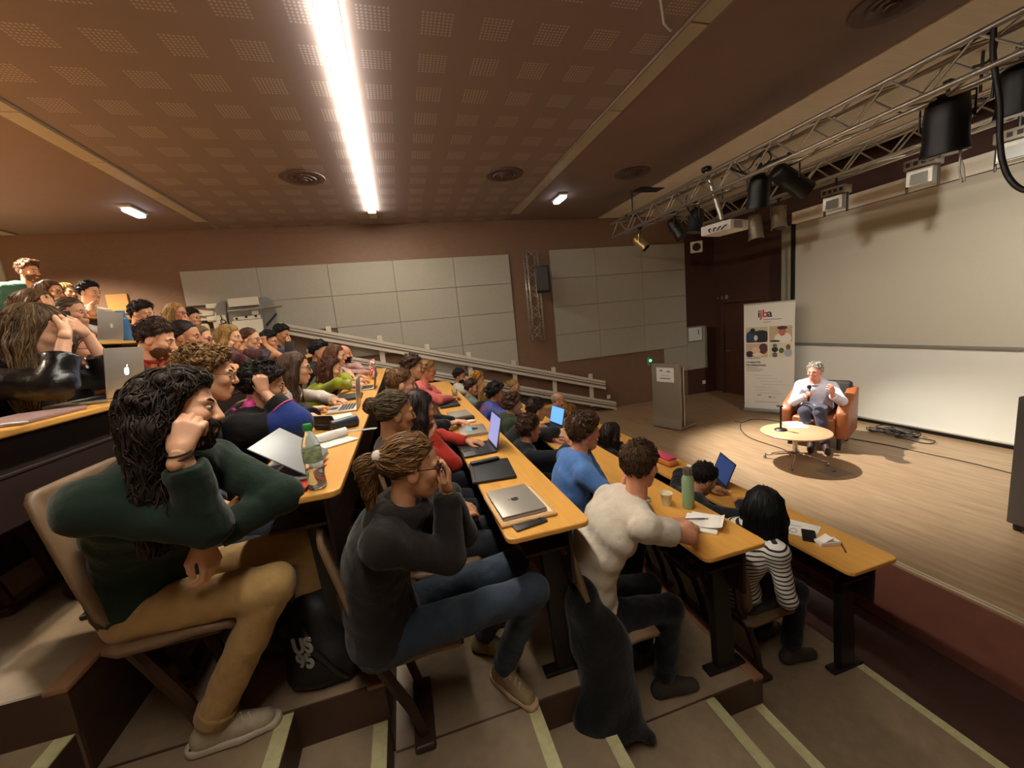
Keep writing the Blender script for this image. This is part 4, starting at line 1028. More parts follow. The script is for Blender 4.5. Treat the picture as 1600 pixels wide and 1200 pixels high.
    for s in (-1, 1):
        Sh, El, Wr, xd, nn, cu = arms[s]; m_ = 1. if not fem else .88
        r0, r1, r2 = .052*m_*sc+inf*.9, .045*m_*sc+inf*.9, .032*m_*sc+inf*.9
        if kind in ('tee',) or (kind == 'shirt' and len(top) > 3 and top[3] == 'short'):
            q = Sh+(El-Sh)*.60; n = unit(El-Sh); pr.append((cap(Sh, El, r0+.004, r1+.014, [(q, n)]), .025))
        elif kind == 'tank': continue
        else:
            ee = .94 if not (len(top) > 3 and isinstance(top[3], float)) else top[3]
            n = unit(Wr-El); q = El+(Wr-El)*ee
            pr += [(cap(Sh, El, r0, r1), .03), (cap(El, Wr, r1, r2, [(q, n)]), .02)]
            if kind in ('hoodie', 'jacket', 'knit'): pr.append((cap(El+(Wr-El)*(ee-.1), El+(Wr-El)*(ee-.02), r2+.006, r2+.002, [(q, n)]), .006))
    FT = implicit(pr, lo['c'], .04)
    FT.wob(.0024 if lod else .0015, 30., rng.uniform(0, 6)); FT.wob(.0016, 62., rng.uniform(0, 6))
    # neckline
    FT.cut(cap(nb-UP*.012+fw*.02, nb+UP*.12+fw*.035, .055*sc if kind != 'tank' else .08, .06*sc), .012)
    if kind == 'shirt':
        pass
    tp = [FT.mesh()+(0,)]
    if kind in ('shirt', 'hoodie', 'jacket', 'knit', 'tee'):
        rt_ = {'shirt': .011, 'hoodie': .030, 'jacket': .016, 'knit': .012, 'tee': .007}[kind]; cr_ = .062*sc+rt_*.3
        ring = []; K = 14
        for k in range(K):
            a0, a1 = 2*math.pi*k/K, 2*math.pi*(k+1)/K
            q = lambda a: nb+UP*(.012-.02*math.cos(a))+fw*(.012+math.cos(a)*cr_)+lf*math.sin(a)*cr_*1.02
            ring.append((cap(q(a0), q(a1), rt_), .004))
        if kind == 'hoodie': ring += [(ell(nb-fw*.085-UP*.02, (.06, .115, .06), [fw, lf, UP]), .03), (ell(nb-fw*.105-UP*.085, (.045, .09, .07), [fw, lf, UP]), .03), (cap(nb+lf*.075+UP*.01-fw*.03, nb+lf*.07+fw*.05-UP*.03, .03, .022), .02), (cap(nb-lf*.075+UP*.01-fw*.03, nb-lf*.07+fw*.05-UP*.03, .03, .022), .02)]
        tp.append(implicit(ring, min(lo['c'], .009)).mesh()+(0,))
    qmesh({'tee': 't_shirt', 'long': 'top', 'shirt': 'shirt', 'hoodie': 'hoodie', 'jacket': 'jacket', 'tank': 'top', 'knit': 'sweater'}[kind], tp, [cm], t, base)
    # ---- trousers and shoes
    pr = [(ell(hips-UP*.02, (.165*sc*wide, .13*sc*wide, .105*sc), [lf, fw, UP]), .05)]
    for s in (-1, 1):
        hp, kn, an = legs[s]; n = unit(an-kn); q = an-n*.02
        pr += [(cap(hp, kn, .090*sc, .070*sc), .05), (cap(kn, an, .068*sc, .058*sc, [(q, n)]), .025)]
    FP = implicit(pr, lo['c']*1.15); FP.wob(.0025, 30., rng.uniform(0, 6)); FP.wob(.0018, 58., 1.)
    qmesh('trousers', [FP.mesh()+(0,)], [cloth_mat(pants)], t, base)
    for s in (-1, 1):
        hp, kn, an = legs[s]; fo = feet[2 if s < 0 else 3] if feet and len(feet) > 2 else fw+lf*s*.15; fo = unit(np.array(fo)*np.array([1, 1, 0]))
        zb = an[2]-.095; he = np.array([an[0], an[1], zb+.04])-fo*.035; to = np.array([an[0], an[1], zb+.032])+fo*.165
        pr = [(cap(he, to, .042*sc, .036*sc), .02), (cap(he+UP*.02+fo*.02, an+UP*.02, .04*sc, .042*sc), .03), (cap(an+fo*.02, to+UP*.012-fo*.06, .036, .03), .03)]
        FS = implicit(pr, .008 if lod == 0 else .012); FS.halfcut(np.array([0, 0, zb+.001]), np.array([0, 0, -1.]))
        qmesh('shoe', [FS.mesh()+(0,)], [mat('shoe_'+shoes.strip('#'), shoes, .6, noise=.1, nscale=40)], t, base)
    # ---- hair
    style = hair[0]; HL = hairlen or 1.
    hl = [((.080, 0, .084), (.70, 0, -.714))]
    cut_all = True
    tk = {'short': .005, 'quiff': .006, 'curly': .014, 'afro': .024, 'long': .007, 'bob': .009, 'bun': .003, 'pony': .004, 'bald': .003, 'crop': .003, 'waves': .010}[style]
    pr = [(E((-.014, 0, .034), (.100+tk, .081+tk, .090+tk)), .0)]
    if style in ('short', 'quiff'): pr.append((E((.004, 0, .082), (.088, .066, .052)), .02))
    if style in ('short', 'quiff', 'crop'):
        for k in range(80 if style != 'crop' else 50):
            v = unit(rng.normal(0, 1, 3)+np.array([-.1, 0, .5])); p = np.array([-.012, 0, .037])+v*np.array([.100+tk, .081+tk, .094+tk*2])
            if (p-np.array([.080, 0, .084]))@np.array([.70, 0, -.714]) > -.006: continue
            pr.append((ell(H(p), np.array([1, 1, 1])*rng.uniform(.6, 1.3)*(.0105 if style != 'crop' else .007)*sc), .008))
    if style == 'quiff': pr += [(Cp((.062, -.035, .118), (.07, .03, .122), .026, .024), .02), (Cp((.0, -.03, .125), (.0, .03, .125), .026), .02)]
    if style in ('curly', 'afro', 'waves'):
        nb_ = {'curly': 90, 'afro': 110, 'waves': 60}[style]; rr_ = {'curly': .017, 'afro': .022, 'waves': .018}[style]
        for k in range(nb_):
            v = unit(rng.normal(0, 1, 3)); p = np.array([-.014, 0, .036])+v*np.array([.100+tk, .081+tk, .090+tk])*1.0
            if (p-np.array([.080, 0, .084]))@np.array([.70, 0, -.714]) > -.004: continue
            pr.append((ell(H(p), np.array([1, 1, 1])*rng.uniform(.75, 1.2)*rr_*curls*sc), .006))
    nbase = len(pr)
    if style in ('long', 'bob', 'waves'):
        ln = {'long': .36, 'bob': .15, 'waves': .27}[style]*HL
        for s in (-1, 1):
            a = H((.012, s*.074, .045)); b_ = H((-.012, s*.092, -.06)); b_ = b_-f*hb*.6; c_ = head-f*(.045+hb)+l*s*.095-UP*(.09+ln*.5); e_ = head-f*(.055+hb*1.3)+l*s*.085-UP*(.09+ln)
            rd = .034 if style != 'waves' else .038
            pr += [(cap(a, b_, .024*sc, rd), .025), (cap(b_, c_, rd, rd+.006), .03), (cap(c_, e_, rd+.006, .022), .03)]
        b_ = H((-.085, 0, -.02)); c_ = head-f*.095-UP*(.09+ln*.5); e_ = head-f*.085-UP*(.07+ln)
        for s in (-.55, .55): pr += [(cap(b_+l*s*.06, c_+l*s*.09, .055, .048), .03), (cap(c_+l*s*.09, e_+l*s*.08, .048, .024), .03)]
        pr.append((E((-.075, 0, .0), (.055, .088, .085)), .03))
        if style == 'waves':
            for k in range(70):
                q = rng.uniform(0, 1); s = rng.choice([-1, 1]); p = head-f*(rng.uniform(-.02, .12-hb)+hb*.7)+l*s*rng.uniform(.03, .11)*(1+.3*q)-UP*(q*(ln+.09)-.04)
                pr.append((ell(p, np.array([1, 1, 1.3])*rng.uniform(.012, .022)), .012))
    if style == 'bun':
        pr += [(E((-.125, 0, .045), (.042, .042, .04)), .01), (Cp((-.02, -.074, .02), (-.09, -.04, .01), .02, .03), .02), (Cp((-.02, .074, .02), (-.09, .04, .01), .02, .03), .02)]
    if style == 'pony':
        pr += [(Cp((-.02, -.074, .02), (-.1, -.03, .02), .02, .03), .02), (Cp((-.02, .074, .02), (-.1, .03, .02), .02, .03), .02), (E((-.115, 0, .03), (.035, .035, .035)), .015), (cap(H((-.125, 0, .03)), H((-.175, 0, .03))-UP*.03, .026, .036), .01), (cap(H((-.175, 0, .03))-UP*.03, H((-.17, 0, 0))-UP*.15*HL, .036, .016), .02)]
    hv = lo['hair'] if style not in ('crop', 'bald', 'bun', 'pony', 'short') else min(lo['hair'], .0065)
    FHr = implicit(pr, hv, .012); FHr.F[:] = .5
    for q in pr[:nbase]: FHr.add(q[0], q[1])
    FHr.smoothhalf(H(hl[0][0]), f*hl[0][1][0]+l*hl[0][1][1]+u*hl[0][1][2], .024)
    for q in pr[nbase:]: FHr.add(q[0], q[1])
    if style == 'bald': FHr.halfcut(H((0, 0, .058)), u*.92+f*.4)
    if style in ('long', 'bob', 'bun', 'pony', 'waves'): FHr.wob(.0018, 75., rng.uniform(0, 6))
    V, Q = FHr.mesh(); hp2 = [(V, Q, 0)]
    crown = H((-.045, 0, .11))
    if style in ('long', 'bob', 'waves'):
        flow = lambda P: unit_rows(P-crown)*.45-UP*1.-f*.15
        L_, rad, nn_ = {'long': .20, 'bob': .11, 'waves': .12}[style], .0032, lo['ns']*1.5
    elif style in ('curly', 'afro'):
        flow = lambda P: np.sin(P*140.+rng.uniform(0, 6))*1.4; L_, rad, nn_ = .05, .0034, lo['ns']*1.2
    elif style in ('bun', 'pony'):
        tail = H((-.12, 0, .035)); flow = lambda P: unit_rows(tail-P)+0*UP-UP*.1; L_, rad, nn_ = .07, .0026, lo['ns']
    else:
        flow = lambda P: unit_rows(P-crown)*1.-UP*.25+f*.15; L_, rad, nn_ = .042, .0026, lo['ns']*1.2
    if lod == 2: rad *= 1.25
    if len(V) and style != 'bald': hp2.append(strands(FHr, V, None, hm, int(nn_), L_, rad, flow, rng, lo['sl'], jit={'curly': .8, 'afro': .8, 'waves': .8, 'short': .55, 'quiff': .55, 'crop': .5}.get(style, .3), lift=.006 if style in ('short', 'quiff', 'crop', 'curly', 'waves') else .002))
    hp2 = [hp2[0]]+hp2[1:]
    qmesh('hair', hp2, hm, t, base)
    if style == 'pony': qmesh('hair_tie', [implicit([(cap(H((-.122, -.012, .04)), H((-.122, .012, .02)), .03*sc), .0)], .008).mesh()+(0,)], [mat('hair_tie', '#c9beb2', .8)], t, base)
    if beard:
        pb = [(E((.028, 0, -.056), (.0705, .0655, .072), [((.0, 0, 0), (-1, 0, 0))]), .0), (Cp((.066, 0, -.104), (.06, 0, -.102), .0235), .015), (Cp((.097, -.02, -.053), (.097, .02, -.053), .006), .01)]
        FB = implicit(pb, .006 if lod < 2 else .008, .01); FB.smoothhalf(H((.02, 0, -.046)), -f*.3+u*.95, .018); FB.add(Cp((.097, -.02, -.053), (.097, .02, -.053), .006), .006); FB.cut(E((.1, 0, -.069), (.014, .02, .009)), .006); V, Q = FB.mesh(); bm_ = hair_mats(beard)
        fl_ = lambda P: -UP*1.+f*.3+0*P
        qmesh('beard', [(V, Q, 0), strands(FB, V, None, bm_, lo['ns']//2, .025, .0018, fl_, rng, 4)], bm_, t, base)
    if glasses:
        g = MB(); T3 = lambda p: Vector(H(p)-base)
        for s in (-1, 1):
            g.tube([T3((.108-.006*abs(math.cos(a)), s*.033+.023*math.cos(a), -.001+.018*math.sin(a))) for a in [2*math.pi*k/14 for k in range(14)]], .0024, 5, closed=True)
            g.tube([T3((.102, s*.056, .006)), T3((.05, s*.079, .008)), T3((-.005, s*.083, .006))], .0022, 5)
        g.tube([T3((.106, -.01, .004)), T3((.11, 0, .006)), T3((.106, .01, .004))], .0022, 5)
        obj('glasses', g, mat('frame_'+glasses.strip('#'), glasses, .35), t, smooth=True)
    return dict(t=t, base=base, H=H, f=f, l=l, u=u, arms=arms, legs=legs, nb=nb, B=B, fw=fw, lf=lf, shc=shc, hips=hips, head=head)
def unit_rows(P): return P/np.maximum(np.linalg.norm(P, axis=1, keepdims=True), 1e-6)
# ------------------------------------------------------------------ the audience
SP = np.array([5.45, 4.14, 1.43])
def look(h, yaw=0., k=.85): return k*math.degrees(math.atan2(SP[1]-h[1], SP[0]-h[0]))-yaw
CHN = {1: 'second', 2: 'third', 3: 'fourth', 4: 'fifth', 5: 'sixth', 6: 'seventh', 0: 'front', 7: 'topmost'}
def P(label, c, x, i, who, y=None, seat=True, chair_y=None, **k):
    h = onx(c, x) if y is None else ony(c, y)
    yaw = k.get('yaw', 0.); k.setdefault('hyaw', look(h, yaw)); k.setdefault('hpitch', -8.)
    r = person(label, h, i, **k)
    if seat: chair(r['hips'][0]+.07, r['hips'][1] if chair_y is None else chair_y, i, 'bent plywood chair in the %s row under the %s' % (CHN[i], who), math.radians(yaw*.0))
    return r
BR, DB, BK, BL, GR = '#4a3120', '#33231a', '#17130f', '#a07c48', '#8d7b66'
# top tiers
P('man in a teal sweater sitting highest, on the topmost tier', (45, 424), -4.4, 7, 'man in the teal sweater', hair=('quiff', '#5a3d26'), top=('long', '#3f6658'), beard='#6a482f', R=('lap',), L=('lap',), lod=1)
P('fair-haired woman on the topmost tier, mostly hidden behind a dark-haired man', (104, 456), -4.45, 7, 'fair-haired woman', fem=True, hair=('long', '#8a6a3e'), top=('long', '#3b3330'), R=('lap',), L=('lap',))
P('woman with long brown hair and glasses on the seventh tier', (80, 456), -3.6, 6, 'woman with glasses', fem=True, hair=('long', '#4b3222'), top=('long', '#2c2a2a'), glasses='#2a2220', R=('chin',), lod=1)
P('man with black fringe in a cream t-shirt, chin on his hand, on the seventh tier', (140, 457), -3.55, 6, 'man in the cream t-shirt', hair=('short', '#16120f'), top=('tee', '#c9bfae'), R=('chin',), L=('desk', .1), skin='fair', lod=1)
P('woman with brown hair shading her eyes with her hand on the sixth tier', (58, 478), -2.6, 5, 'woman shading her eyes', fem=True, hair=('long', '#5a4126'), top=('long', '#3a3230'), R=('brow',), lod=1, hpitch=-18)
P('woman with brown hair tied up in a white top, cheek on her hand', (112, 488), -2.68, 5, 'woman in the white top', fem=True, hair=('bun', '#57402c'), top=('long', '#cfc6ba'), R=('desk', .1), L=('cheek',), lod=1)
P('dark-haired man on the sixth tier behind the blue bottle', (222, 490), -2.6, 5, 'man by the blue bottle', hair=('short', '#1c1612'), top=('long', '#24222a'), lod=1, hpitch=-14)
P('fair-haired woman with glasses, hand over her mouth, on the sixth tier', (276, 489), -2.6, 5, 'woman covering her mouth', fem=True, hair=('long', '#9c7a48'), top=('long', '#26232a'), glasses='#5a4a40', R=('mouth',), skin='ruddy', lod=1)
P('dark-haired man partly hidden beside the yellow bottle on the sixth tier', (300, 497), -2.72, 5, 'man beside the yellow bottle', hair=('short', '#15110f'), top=('long', '#1f1f24'))
# fifth row
P('woman in a black leather jacket with long brown hair, arms raised before her face', (60, 518), -1.6, 4, 'leather jacket', fem=True, hair=('long', '#5a452c'), top=('jacket', '#100f10', mat('black_leather', '#0f0e0f', .32, noise=.1, nscale=14, bump=.5, bscale=22), .55), R=('brow',), L=('brow',), lod=0, hpitch=-20, skin='fair')
P('woman with glasses in a black jacket next to the silver laptop', (118, 546), -1.75, 4, 'black jacket', fem=True, hair=('long', '#4a3626'), top=('jacket', '#131315'), glasses='#2b2320', R=('desk', .06), lod=1, skin='ruddy')
P('bearded man in a red sweater looking down, hand at his mouth', (244, 530), -1.57, 4, 'bearded man in red', hair=('short', '#35241a'), top=('knit', '#8e2522'), beard='#5a3d2a', L=('mouth',), R=('desk', .1), lod=1, hpitch=-22, skin='fair')
P('woman with dark hair tied back in a sleeveless tan top', (290, 526), -1.63, 4, 'woman in the tan top', fem=True, hair=('bun', '#251a14'), top=('tank', '#8a6c43'), L=('chin',), R=('desk', .1), lod=1, skin='tan')
P('woman with glasses partly hidden beside the woman in the tan top', (311, 530), -1.70, 4, 'woman beside the tan top', fem=True, hair=('long', '#5b452c'), top=('long', '#4a3a2c'), glasses='#3b2f28', lod=2)
P('woman with a blond bob in a maroon sweater, cheek on her fists', (359, 527), -1.66, 4, 'woman in maroon', fem=True, hair=('bob', '#94713f'), top=('knit', '#3f1a22'), R=('cheek',), L=('chin',), lod=1, skin='fair')
P('woman with thin glasses and tied brown hair in a dark patterned top', (391, 530), -1.6, 4, 'woman in the patterned top', fem=True, hair=('bun', '#4d3320'), top=('long', '#1d1c22', mat('patterned', '#2a2930', .8, noise=.8, nscale=30)), glasses='#6b5a4c', lod=1, skin='fair')
P('dark-haired man in a lilac t-shirt holding his hand against his head', (420, 534), -1.6, 4, 'man in the lilac t-shirt', hair=('short', '#14110f'), top=('tee', '#8f7590'), R=('temple',), lod=1, skin='tan')
P('dark-haired man hiding his face behind his hand in the fifth row', (440, 522), -1.6, 4, 'man hiding his face', hair=('short', '#14100e'), top=('long', '#20263a'), R=('mouth',), lod=1, skin='tan', hpitch=-16)
# fourth row
P('man with curly fair hair and thin glasses behind the long-haired man', (326, 586), -.9, 3, 'curly fair-haired man', hair=('curly', '#7d5e36'), top=('long', '#3a4652'), glasses='#8a5a3a', lod=0, skin='fair', L=('lap',), R=('lap',), hips=(-1.2, 2.06, fz(3)+.62))
J = P('person in a black and blue sports jacket with dark curly hair, hand against the head', (414, 602), -.8, 3, 'black and blue jacket', hair=('curly', '#201813'), curls=1.2, top=('jacket', '#141416', cloth_mat('#141416'), .72), R=('temple',), L=('desk', .12), lod=0, skin='fair', hpitch=-16)
P('woman with long straight brown hair and glasses in a white top', (462, 575), -.8, 3, 'long straight hair', fem=True, hair=('long', '#4a3526'), top=('long', '#c9c0b2'), glasses='#2a2220', lod=1, R=('desk', .02), skin='fair', hairlen=1.1)
P('woman with wavy auburn hair in a lime green sweater leaning over her laptop', (517, 577), -.74, 3, 'woman in lime green', fem=True, hair=('waves', '#4e2a19'), top=('long', '#8d9a26'), lod=1, R=('desk', .14, .06), L=('desk', .16), skin='fair')
P('dark-haired man behind the woman in lime green', (499, 549), -.97, 3, 'man behind lime green', hair=('short', '#191412'), top=('long', '#23262b'), lod=1)
P('brown-haired woman reaching one bare arm along the desk', (525, 556), -.74, 3, 'woman with the bare arm', fem=True, hair=('bob', '#5c3b25'), top=('tee', '#55503f'), R=('desk', .2), lod=1, skin='fair')
P('bald man with a black beard at the far end of the fourth row', (538, 553), -.79, 3, 'bald bearded man', hair=('bald', '#1a1512'), beard='#17120f', top=('long', '#b98f88'), R=('desk', .2), lod=1, skin='ruddy')
# third row
P('man with short light brown hair in a black sweater, hands folded on the desk', (627, 600), None, 2, 'man in the black sweater', y=3.3, hair=('crop', '#6b4c2d'), top=('long', '#141418'), R=('desk', .10, .32), L=('desk', .12, .12), lod=1, skin='fair')
P('man with brown curly hair behind the man in the black sweater', (645, 574), None, 2, 'brown curly-haired man', y=4.4, hair=('curly', '#4a3220'), top=('long', '#5e2f2a'), R=('lap',), L=('lap',), lod=1, skin='fair')
P('fair-haired man with glasses in a pink shirt', (667, 580), None, 2, 'man in the pink shirt', y=5.0, hair=('short', '#8f6a3a'), top=('shirt', '#c4625c'), glasses='#2b2220', R=('desk', .24), lod=1, skin='ruddy')
P('woman with smooth grey-brown hair tied back, seen from behind the ponytail', (617, 645), None, 2, 'woman with smooth hair', y=2.25, fem=True, hair=('bun', '#55462f'), top=('long', '#4a4238'), R=('lap',), L=('lap',), lod=0, skin='tan')
P('dark-haired woman in a red top beside the woman with smooth hair', (656, 640), None, 2, 'dark-haired woman in red', y=2.72, fem=True, hair=('bob', '#241812'), top=('long', '#a02a1e'), R=('chin',), lod=1, skin='tan')
# second row
P('black-haired bearded man in a white shirt at the far end of the second row', (718, 588), .9, 1, 'bearded man in white', hair=('short', '#1d1614'), beard='#1a1412', top=('shirt', '#c4c2b2'), lod=2, skin='tan', R=('mouth',))
P('person with bright blond curls in the second row by the rail', (747, 593), 1.14, 1, 'person with blond curls', hair=('curly', '#a87a2c'), top=('long', '#3b3a3a'), lod=2, skin='fair')
P('person with short brown hair bent forward beside the blond curls', (737, 606), .957, 1, 'person bent forward', hair=('short', '#3b281c'), top=('long', '#6d7a6c'), lod=2, skin='ruddy')
P('woman with long straw-coloured hair in a dark jacket', (762, 611), 1.1, 1, 'woman with straw-coloured hair', fem=True, hair=('long', '#8d6a36'), top=('long', '#16181d'), lod=2)
def twotone(name, a, b, sc):
    m = mat(name, a, .7); nt = m.node_tree; N = nt.nodes; L = nt.links; tc = N.new('ShaderNodeTexCoord'); v = N.new('ShaderNodeTexVoronoi'); v.inputs['Scale'].default_value = sc; v.feature = 'F1'
    L.new(tc.outputs['Object'], v.inputs['Vector']); sp = N.new('ShaderNodeSeparateColor'); L.new(v.outputs['Color'], sp.inputs[0])
    r = N.new('ShaderNodeValToRGB'); r.color_ramp.interpolation = 'CONSTANT'; r.color_ramp.elements[0].color = srgb(a); r.color_ramp.elements[1].position = .55; r.color_ramp.elements[1].color = srgb(b); L.new(sp.outputs[0], r.inputs[0]); L.new(r.outputs[0], N['Principled BSDF'].inputs['Base Color']); return m
P('person with thick black hair in a red and blue jacket', (775, 614), 1.118, 1, 'person in the red and blue jacket', hair=('afro', '#15110f'), top=('jacket', '#b02a24', twotone('red_blue', '#b5271f', '#3a4488', 6.)), lod=1, skin='tan')
P('person with a pale blond topknot at the far end of the front row', (804, 603), 1.93, 0, 'person with the topknot', fem=True, hair=('bun', '#9c7c48'), top=('long', '#2b2826'), lod=2, hips=(1.86, 7.0, .62))
P('person with tousled brown hair in an olive green jacket', (802, 632), 1.2, 1, 'person in the olive jacket', R=('lap',), L=('lap',), hair=('curly', '#49321e'), curls=1.3, top=('jacket', '#2f3a24'), lod=1)
P('person with smooth dark brown hair working at a lit laptop', (838, 641), 1.33, 1, 'person at the lit laptop', hair=('short', '#2a1c14'), top=('long', '#1b1d1e'), lod=1, R=('desk', .12))
P('young man with curly brown hair and a navy sweater', (827, 671), 1.06, 1, 'curly-haired man in navy', hair=('curly', '#4a2f1e'), curls=1.1, top=('long', '#12151d'), lod=0, skin='ruddy', R=('desk', .1))
P('man in a light blue shirt resting his chin on his hand', (913, 674), 1.12, 1, 'man in the blue shirt', hair=('curly', '#4b341f'), curls=.8, top=('shirt', '#4d74b0'), L=('chin', -.3), R=('desk', .05), lod=0, skin='ruddy', hyaw=8, yaw=-4)
P('man in a cream t-shirt resting his face on his hand in the second row', (1000, 727), 1.1, 1, 'man in the cream t-shirt', hair=('crop', '#4a3420'), top=('tee', '#c4baa8'), L=('cheek', -.6), R=('pt', (1.40, 1.80, 1.288), (-.2, 1, 0), (0, 0, -1), .3, (.7, -1.2, -.3)), lod=0, skin='ruddy', hips=(.80, 1.80, .353+.6), hyaw=25, wide=1.08, pants='#0d0d10')
# front row
P('older bald man with a pale fringe of hair in the front row', (872, 626), 2.24, 0, 'older bald man', hair=('bald', '#8d7c68'), top=('long', '#6b4a30'), lod=1, skin='ruddy', R=('chin',))
P('person with golden tousled hair in the front row beside the white bottle', (889, 646), 2.14, 0, 'person with golden hair', hair=('curly', '#8c6228'), top=('long', '#6e5a34'), lod=1)
P('woman with long dark brown hair in the front row behind the pink pouch', (956, 677), 2.12, 0, 'woman behind the pink pouch', fem=True, hair=('long', '#241812'), top=('long', '#15151a'), lod=1)
P('balding dark-haired man bent over a blue laptop in the front row', (1099, 748), 2.16, 0, 'balding man at the blue laptop', hair=('crop', '#1d1613'), top=('long', '#17181b'), lod=0, hpitch=-28, R=('desk', .12), skin='tan', hyaw=-5)
def striped():
    m = mat('striped_jersey', '#cfc9bd', .85); nt = m.node_tree; N = nt.nodes; L = nt.links; tc = N.new('ShaderNodeTexCoord'); sp = N.new('ShaderNodeSeparateXYZ'); L.new(tc.outputs['Object'], sp.inputs[0])
    a = N.new('ShaderNodeMath'); a.operation = 'MULTIPLY_ADD'; L.new(sp.outputs[0], a.inputs[0]); a.inputs[1].default_value = -.25; L.new(sp.outputs[2], a.inputs[2])
    b = N.new('ShaderNodeMath'); b.operation = 'MULTIPLY'; L.new(a.outputs[0], b.inputs[0]); b.inputs[1].default_value = 1/.0265
    c = N.new('ShaderNodeMath'); c.operation = 'FRACT'; L.new(b.outputs[0], c.inputs[0]); d = N.new('ShaderNodeMath'); d.operation = 'LESS_THAN'; L.new(c.outputs[0], d.inputs[0]); d.inputs[1].default_value = .36
    x = N.new('ShaderNodeMix'); x.data_type = 'RGBA'; L.new(d.outputs[0], x.inputs['Factor']); x.inputs[6].default_value = srgb('#cfc9bd'); x.inputs[7].default_value = srgb('#1c1a1c'); L.new(x.outputs[2], N['Principled BSDF'].inputs['Base Color']); return m
P('woman with long black hair in a black and white striped top', (1194, 790), 2.08, 0, 'woman in stripes', fem=True, hair=('long', '#0b0a0a'), top=('long', '#cfc9bd', striped()), lod=0, R=('lap',), L=('lap',), hips=(1.93, 1.98, .6), hpitch=-4, hairlen=1.3)

# ---- the long-haired man in the dark green sweater at the aisle end of the fourth row
G20 = P('long-haired man in a dark green sweater and beige trousers leaning on his elbow', (279, 641), -.70, 3, 'long-haired man', hair=('waves', '#2b1f16'), top=('knit', '#16281d', cloth_mat('#16281d'), .84), pants='#a98a58', shoes='#a89c82', beard='#2a1d15', lod=0, skin='fair', yaw=-32, hyaw=42, hpitch=-6, hroll=-14,
        hips=(-.98, 1.68, fz(3)+.58), rcheek=(.045, -.108, -.085), hb=.05, R=('cheek', (1., .25, -.8)), L=('pt', (-.70, 1.45, 1.84), (.12, -.05, -1), (-.7, .3, 0), .45, (.7, .5, .55)), knees=((-.55, 1.50, 1.66), (-.46, 1.78, 1.67)), feet=((-.86, 1.555, fz(3)), (-.60, 1.86, fz(3)), (1, .05, 0), (1, 0, 0)), chair_y=1.70, hairlen=1.25)
# ---- the woman in the dark hoodie at the aisle end of the third row
G32 = P('woman with a light brown ponytail and glasses in a dark hoodie and jeans', (645, 728), None, 2, 'woman in the hoodie', y=1.5, fem=True, hair=('pony', '#6e4f2c'), top=('hoodie', '#1e1917'), pants='#2b3642', shoes='#8f7a55', glasses='#1d1816', lod=0, skin='light', yaw=-14, hyaw=18, hpitch=-10,
        hips=(-.22, 1.62, fz(2)+.60), R=('pt', (.105, 1.53, 1.925), (.12, .1, 1), (-.75, -.1, 0), .45, (-.1, -.25, -1)), L=('pt', (.10, 1.60, 1.91), (.1, -.05, 1), (-.75, -.4, 0), .35, (.2, .2, -1)), knees=((.42, 1.56, 1.31), (.40, 1.80, 1.30)), feet=((.275, 1.745, fz(2)), (.22, 1.98, fz(2)), (.45, -.85, 0), (.7, -.5, 0)), chair_y=1.72)
# sneaker soles and laces for the two aisle sitters
def sneaker(g, s, fo, upper, sole, lace):
    kn, an = g['legs'][s][1:]; fo = unit(np.array(fo, float)); sd = np.cross(UP, fo); b = g['base']; zb = an[2]-.095
    sh = [c for c in g['t'].children if c.name.startswith('shoe')][0 if s < 0 else 1]
    o = np.array([an[0], an[1], zb])
    pr = [(cap(o-fo*.05+UP*.014, o+fo*.09+UP*.014, .046, .05), .01), (cap(o+fo*.09+UP*.014, o+fo*.185+UP*.016, .05, .038), .01)]
    F = implicit(pr, .007); F.halfcut(o+UP*.03, UP); F.halfcut(o+UP*.0005, -UP)
    qmesh('sole', [F.mesh()+(0,)], [mat('sole_'+sole.strip('#'), sole, .6)], sh, b)
    m = MB()
    for k in range(4):
        c = o+fo*(.055+.026*k)+UP*(.098-.011*k); w = .026-.002*k
        m.tube([Vector(c-sd*w-UP*.008-b), Vector(c+UP*.004+fo*.008-b), Vector(c+sd*w-UP*.008-b)], .0032, 5); m.tube([Vector(c+sd*w-UP*.008-b), Vector(c+UP*.005-b+fo*.012), Vector(c-sd*w-UP*.008+fo*.024-b)], .003, 5)
    c = o+fo*.05+UP*.102
    for q in (-1, 1): m.tube([Vector(c-b), Vector(c+sd*q*.03+UP*.015-b), Vector(c+sd*q*.045-UP*.012-b), Vector(c+sd*q*.015-UP*.002+fo*.02-b)], .0028, 5)
    obj('laces', m, mat('lace_'+lace.strip('#'), lace, .8), sh, smooth=True)
sneaker(G20, -1, (1, .05, 0), '#a89c82', '#b5ab95', '#cfc6b2'); sneaker(G32, -1, (.45, -.85, 0), '#8f7a55', '#b59a78', '#d2c2ae')
# rolled trouser cuff, sock and bracelet
kn, an = G20['legs'][-1][1:]; n = unit(an-kn); b = G20['base']
qmesh('trouser_cuff', [implicit([(cap(an-n*.075, an-n*.02, .068, .064, [(an-n*.02, n), (an-n*.075, -n)]), 0.)], .008).mesh()+(0,)], [cloth_mat('#9c7e50')], [c for c in G20['t'].children if c.name.startswith('trousers')][0], b)
Sh, El, Wr, xd, nn, cu = G20['arms'][1]; d = Vector(unit(Wr-El)); a_ = d.orthogonal().normalized(); b_ = d.cross(a_)
for off in (.03, .045): obj('bracelet', MB().tube([Vector(Wr-b)-d*off+(a_*math.cos(q)+b_*math.sin(q))*.032 for q in [2*math.pi*k/16 for k in range(16)]], .0035, 5, closed=True), M_black, G20['t'], smooth=True)
Sh, El, Wr, xd, nn, cu = G20['arms'][-1]; d = Vector(unit(Wr-El)); a_ = d.orthogonal().normalized(); b_ = d.cross(a_)
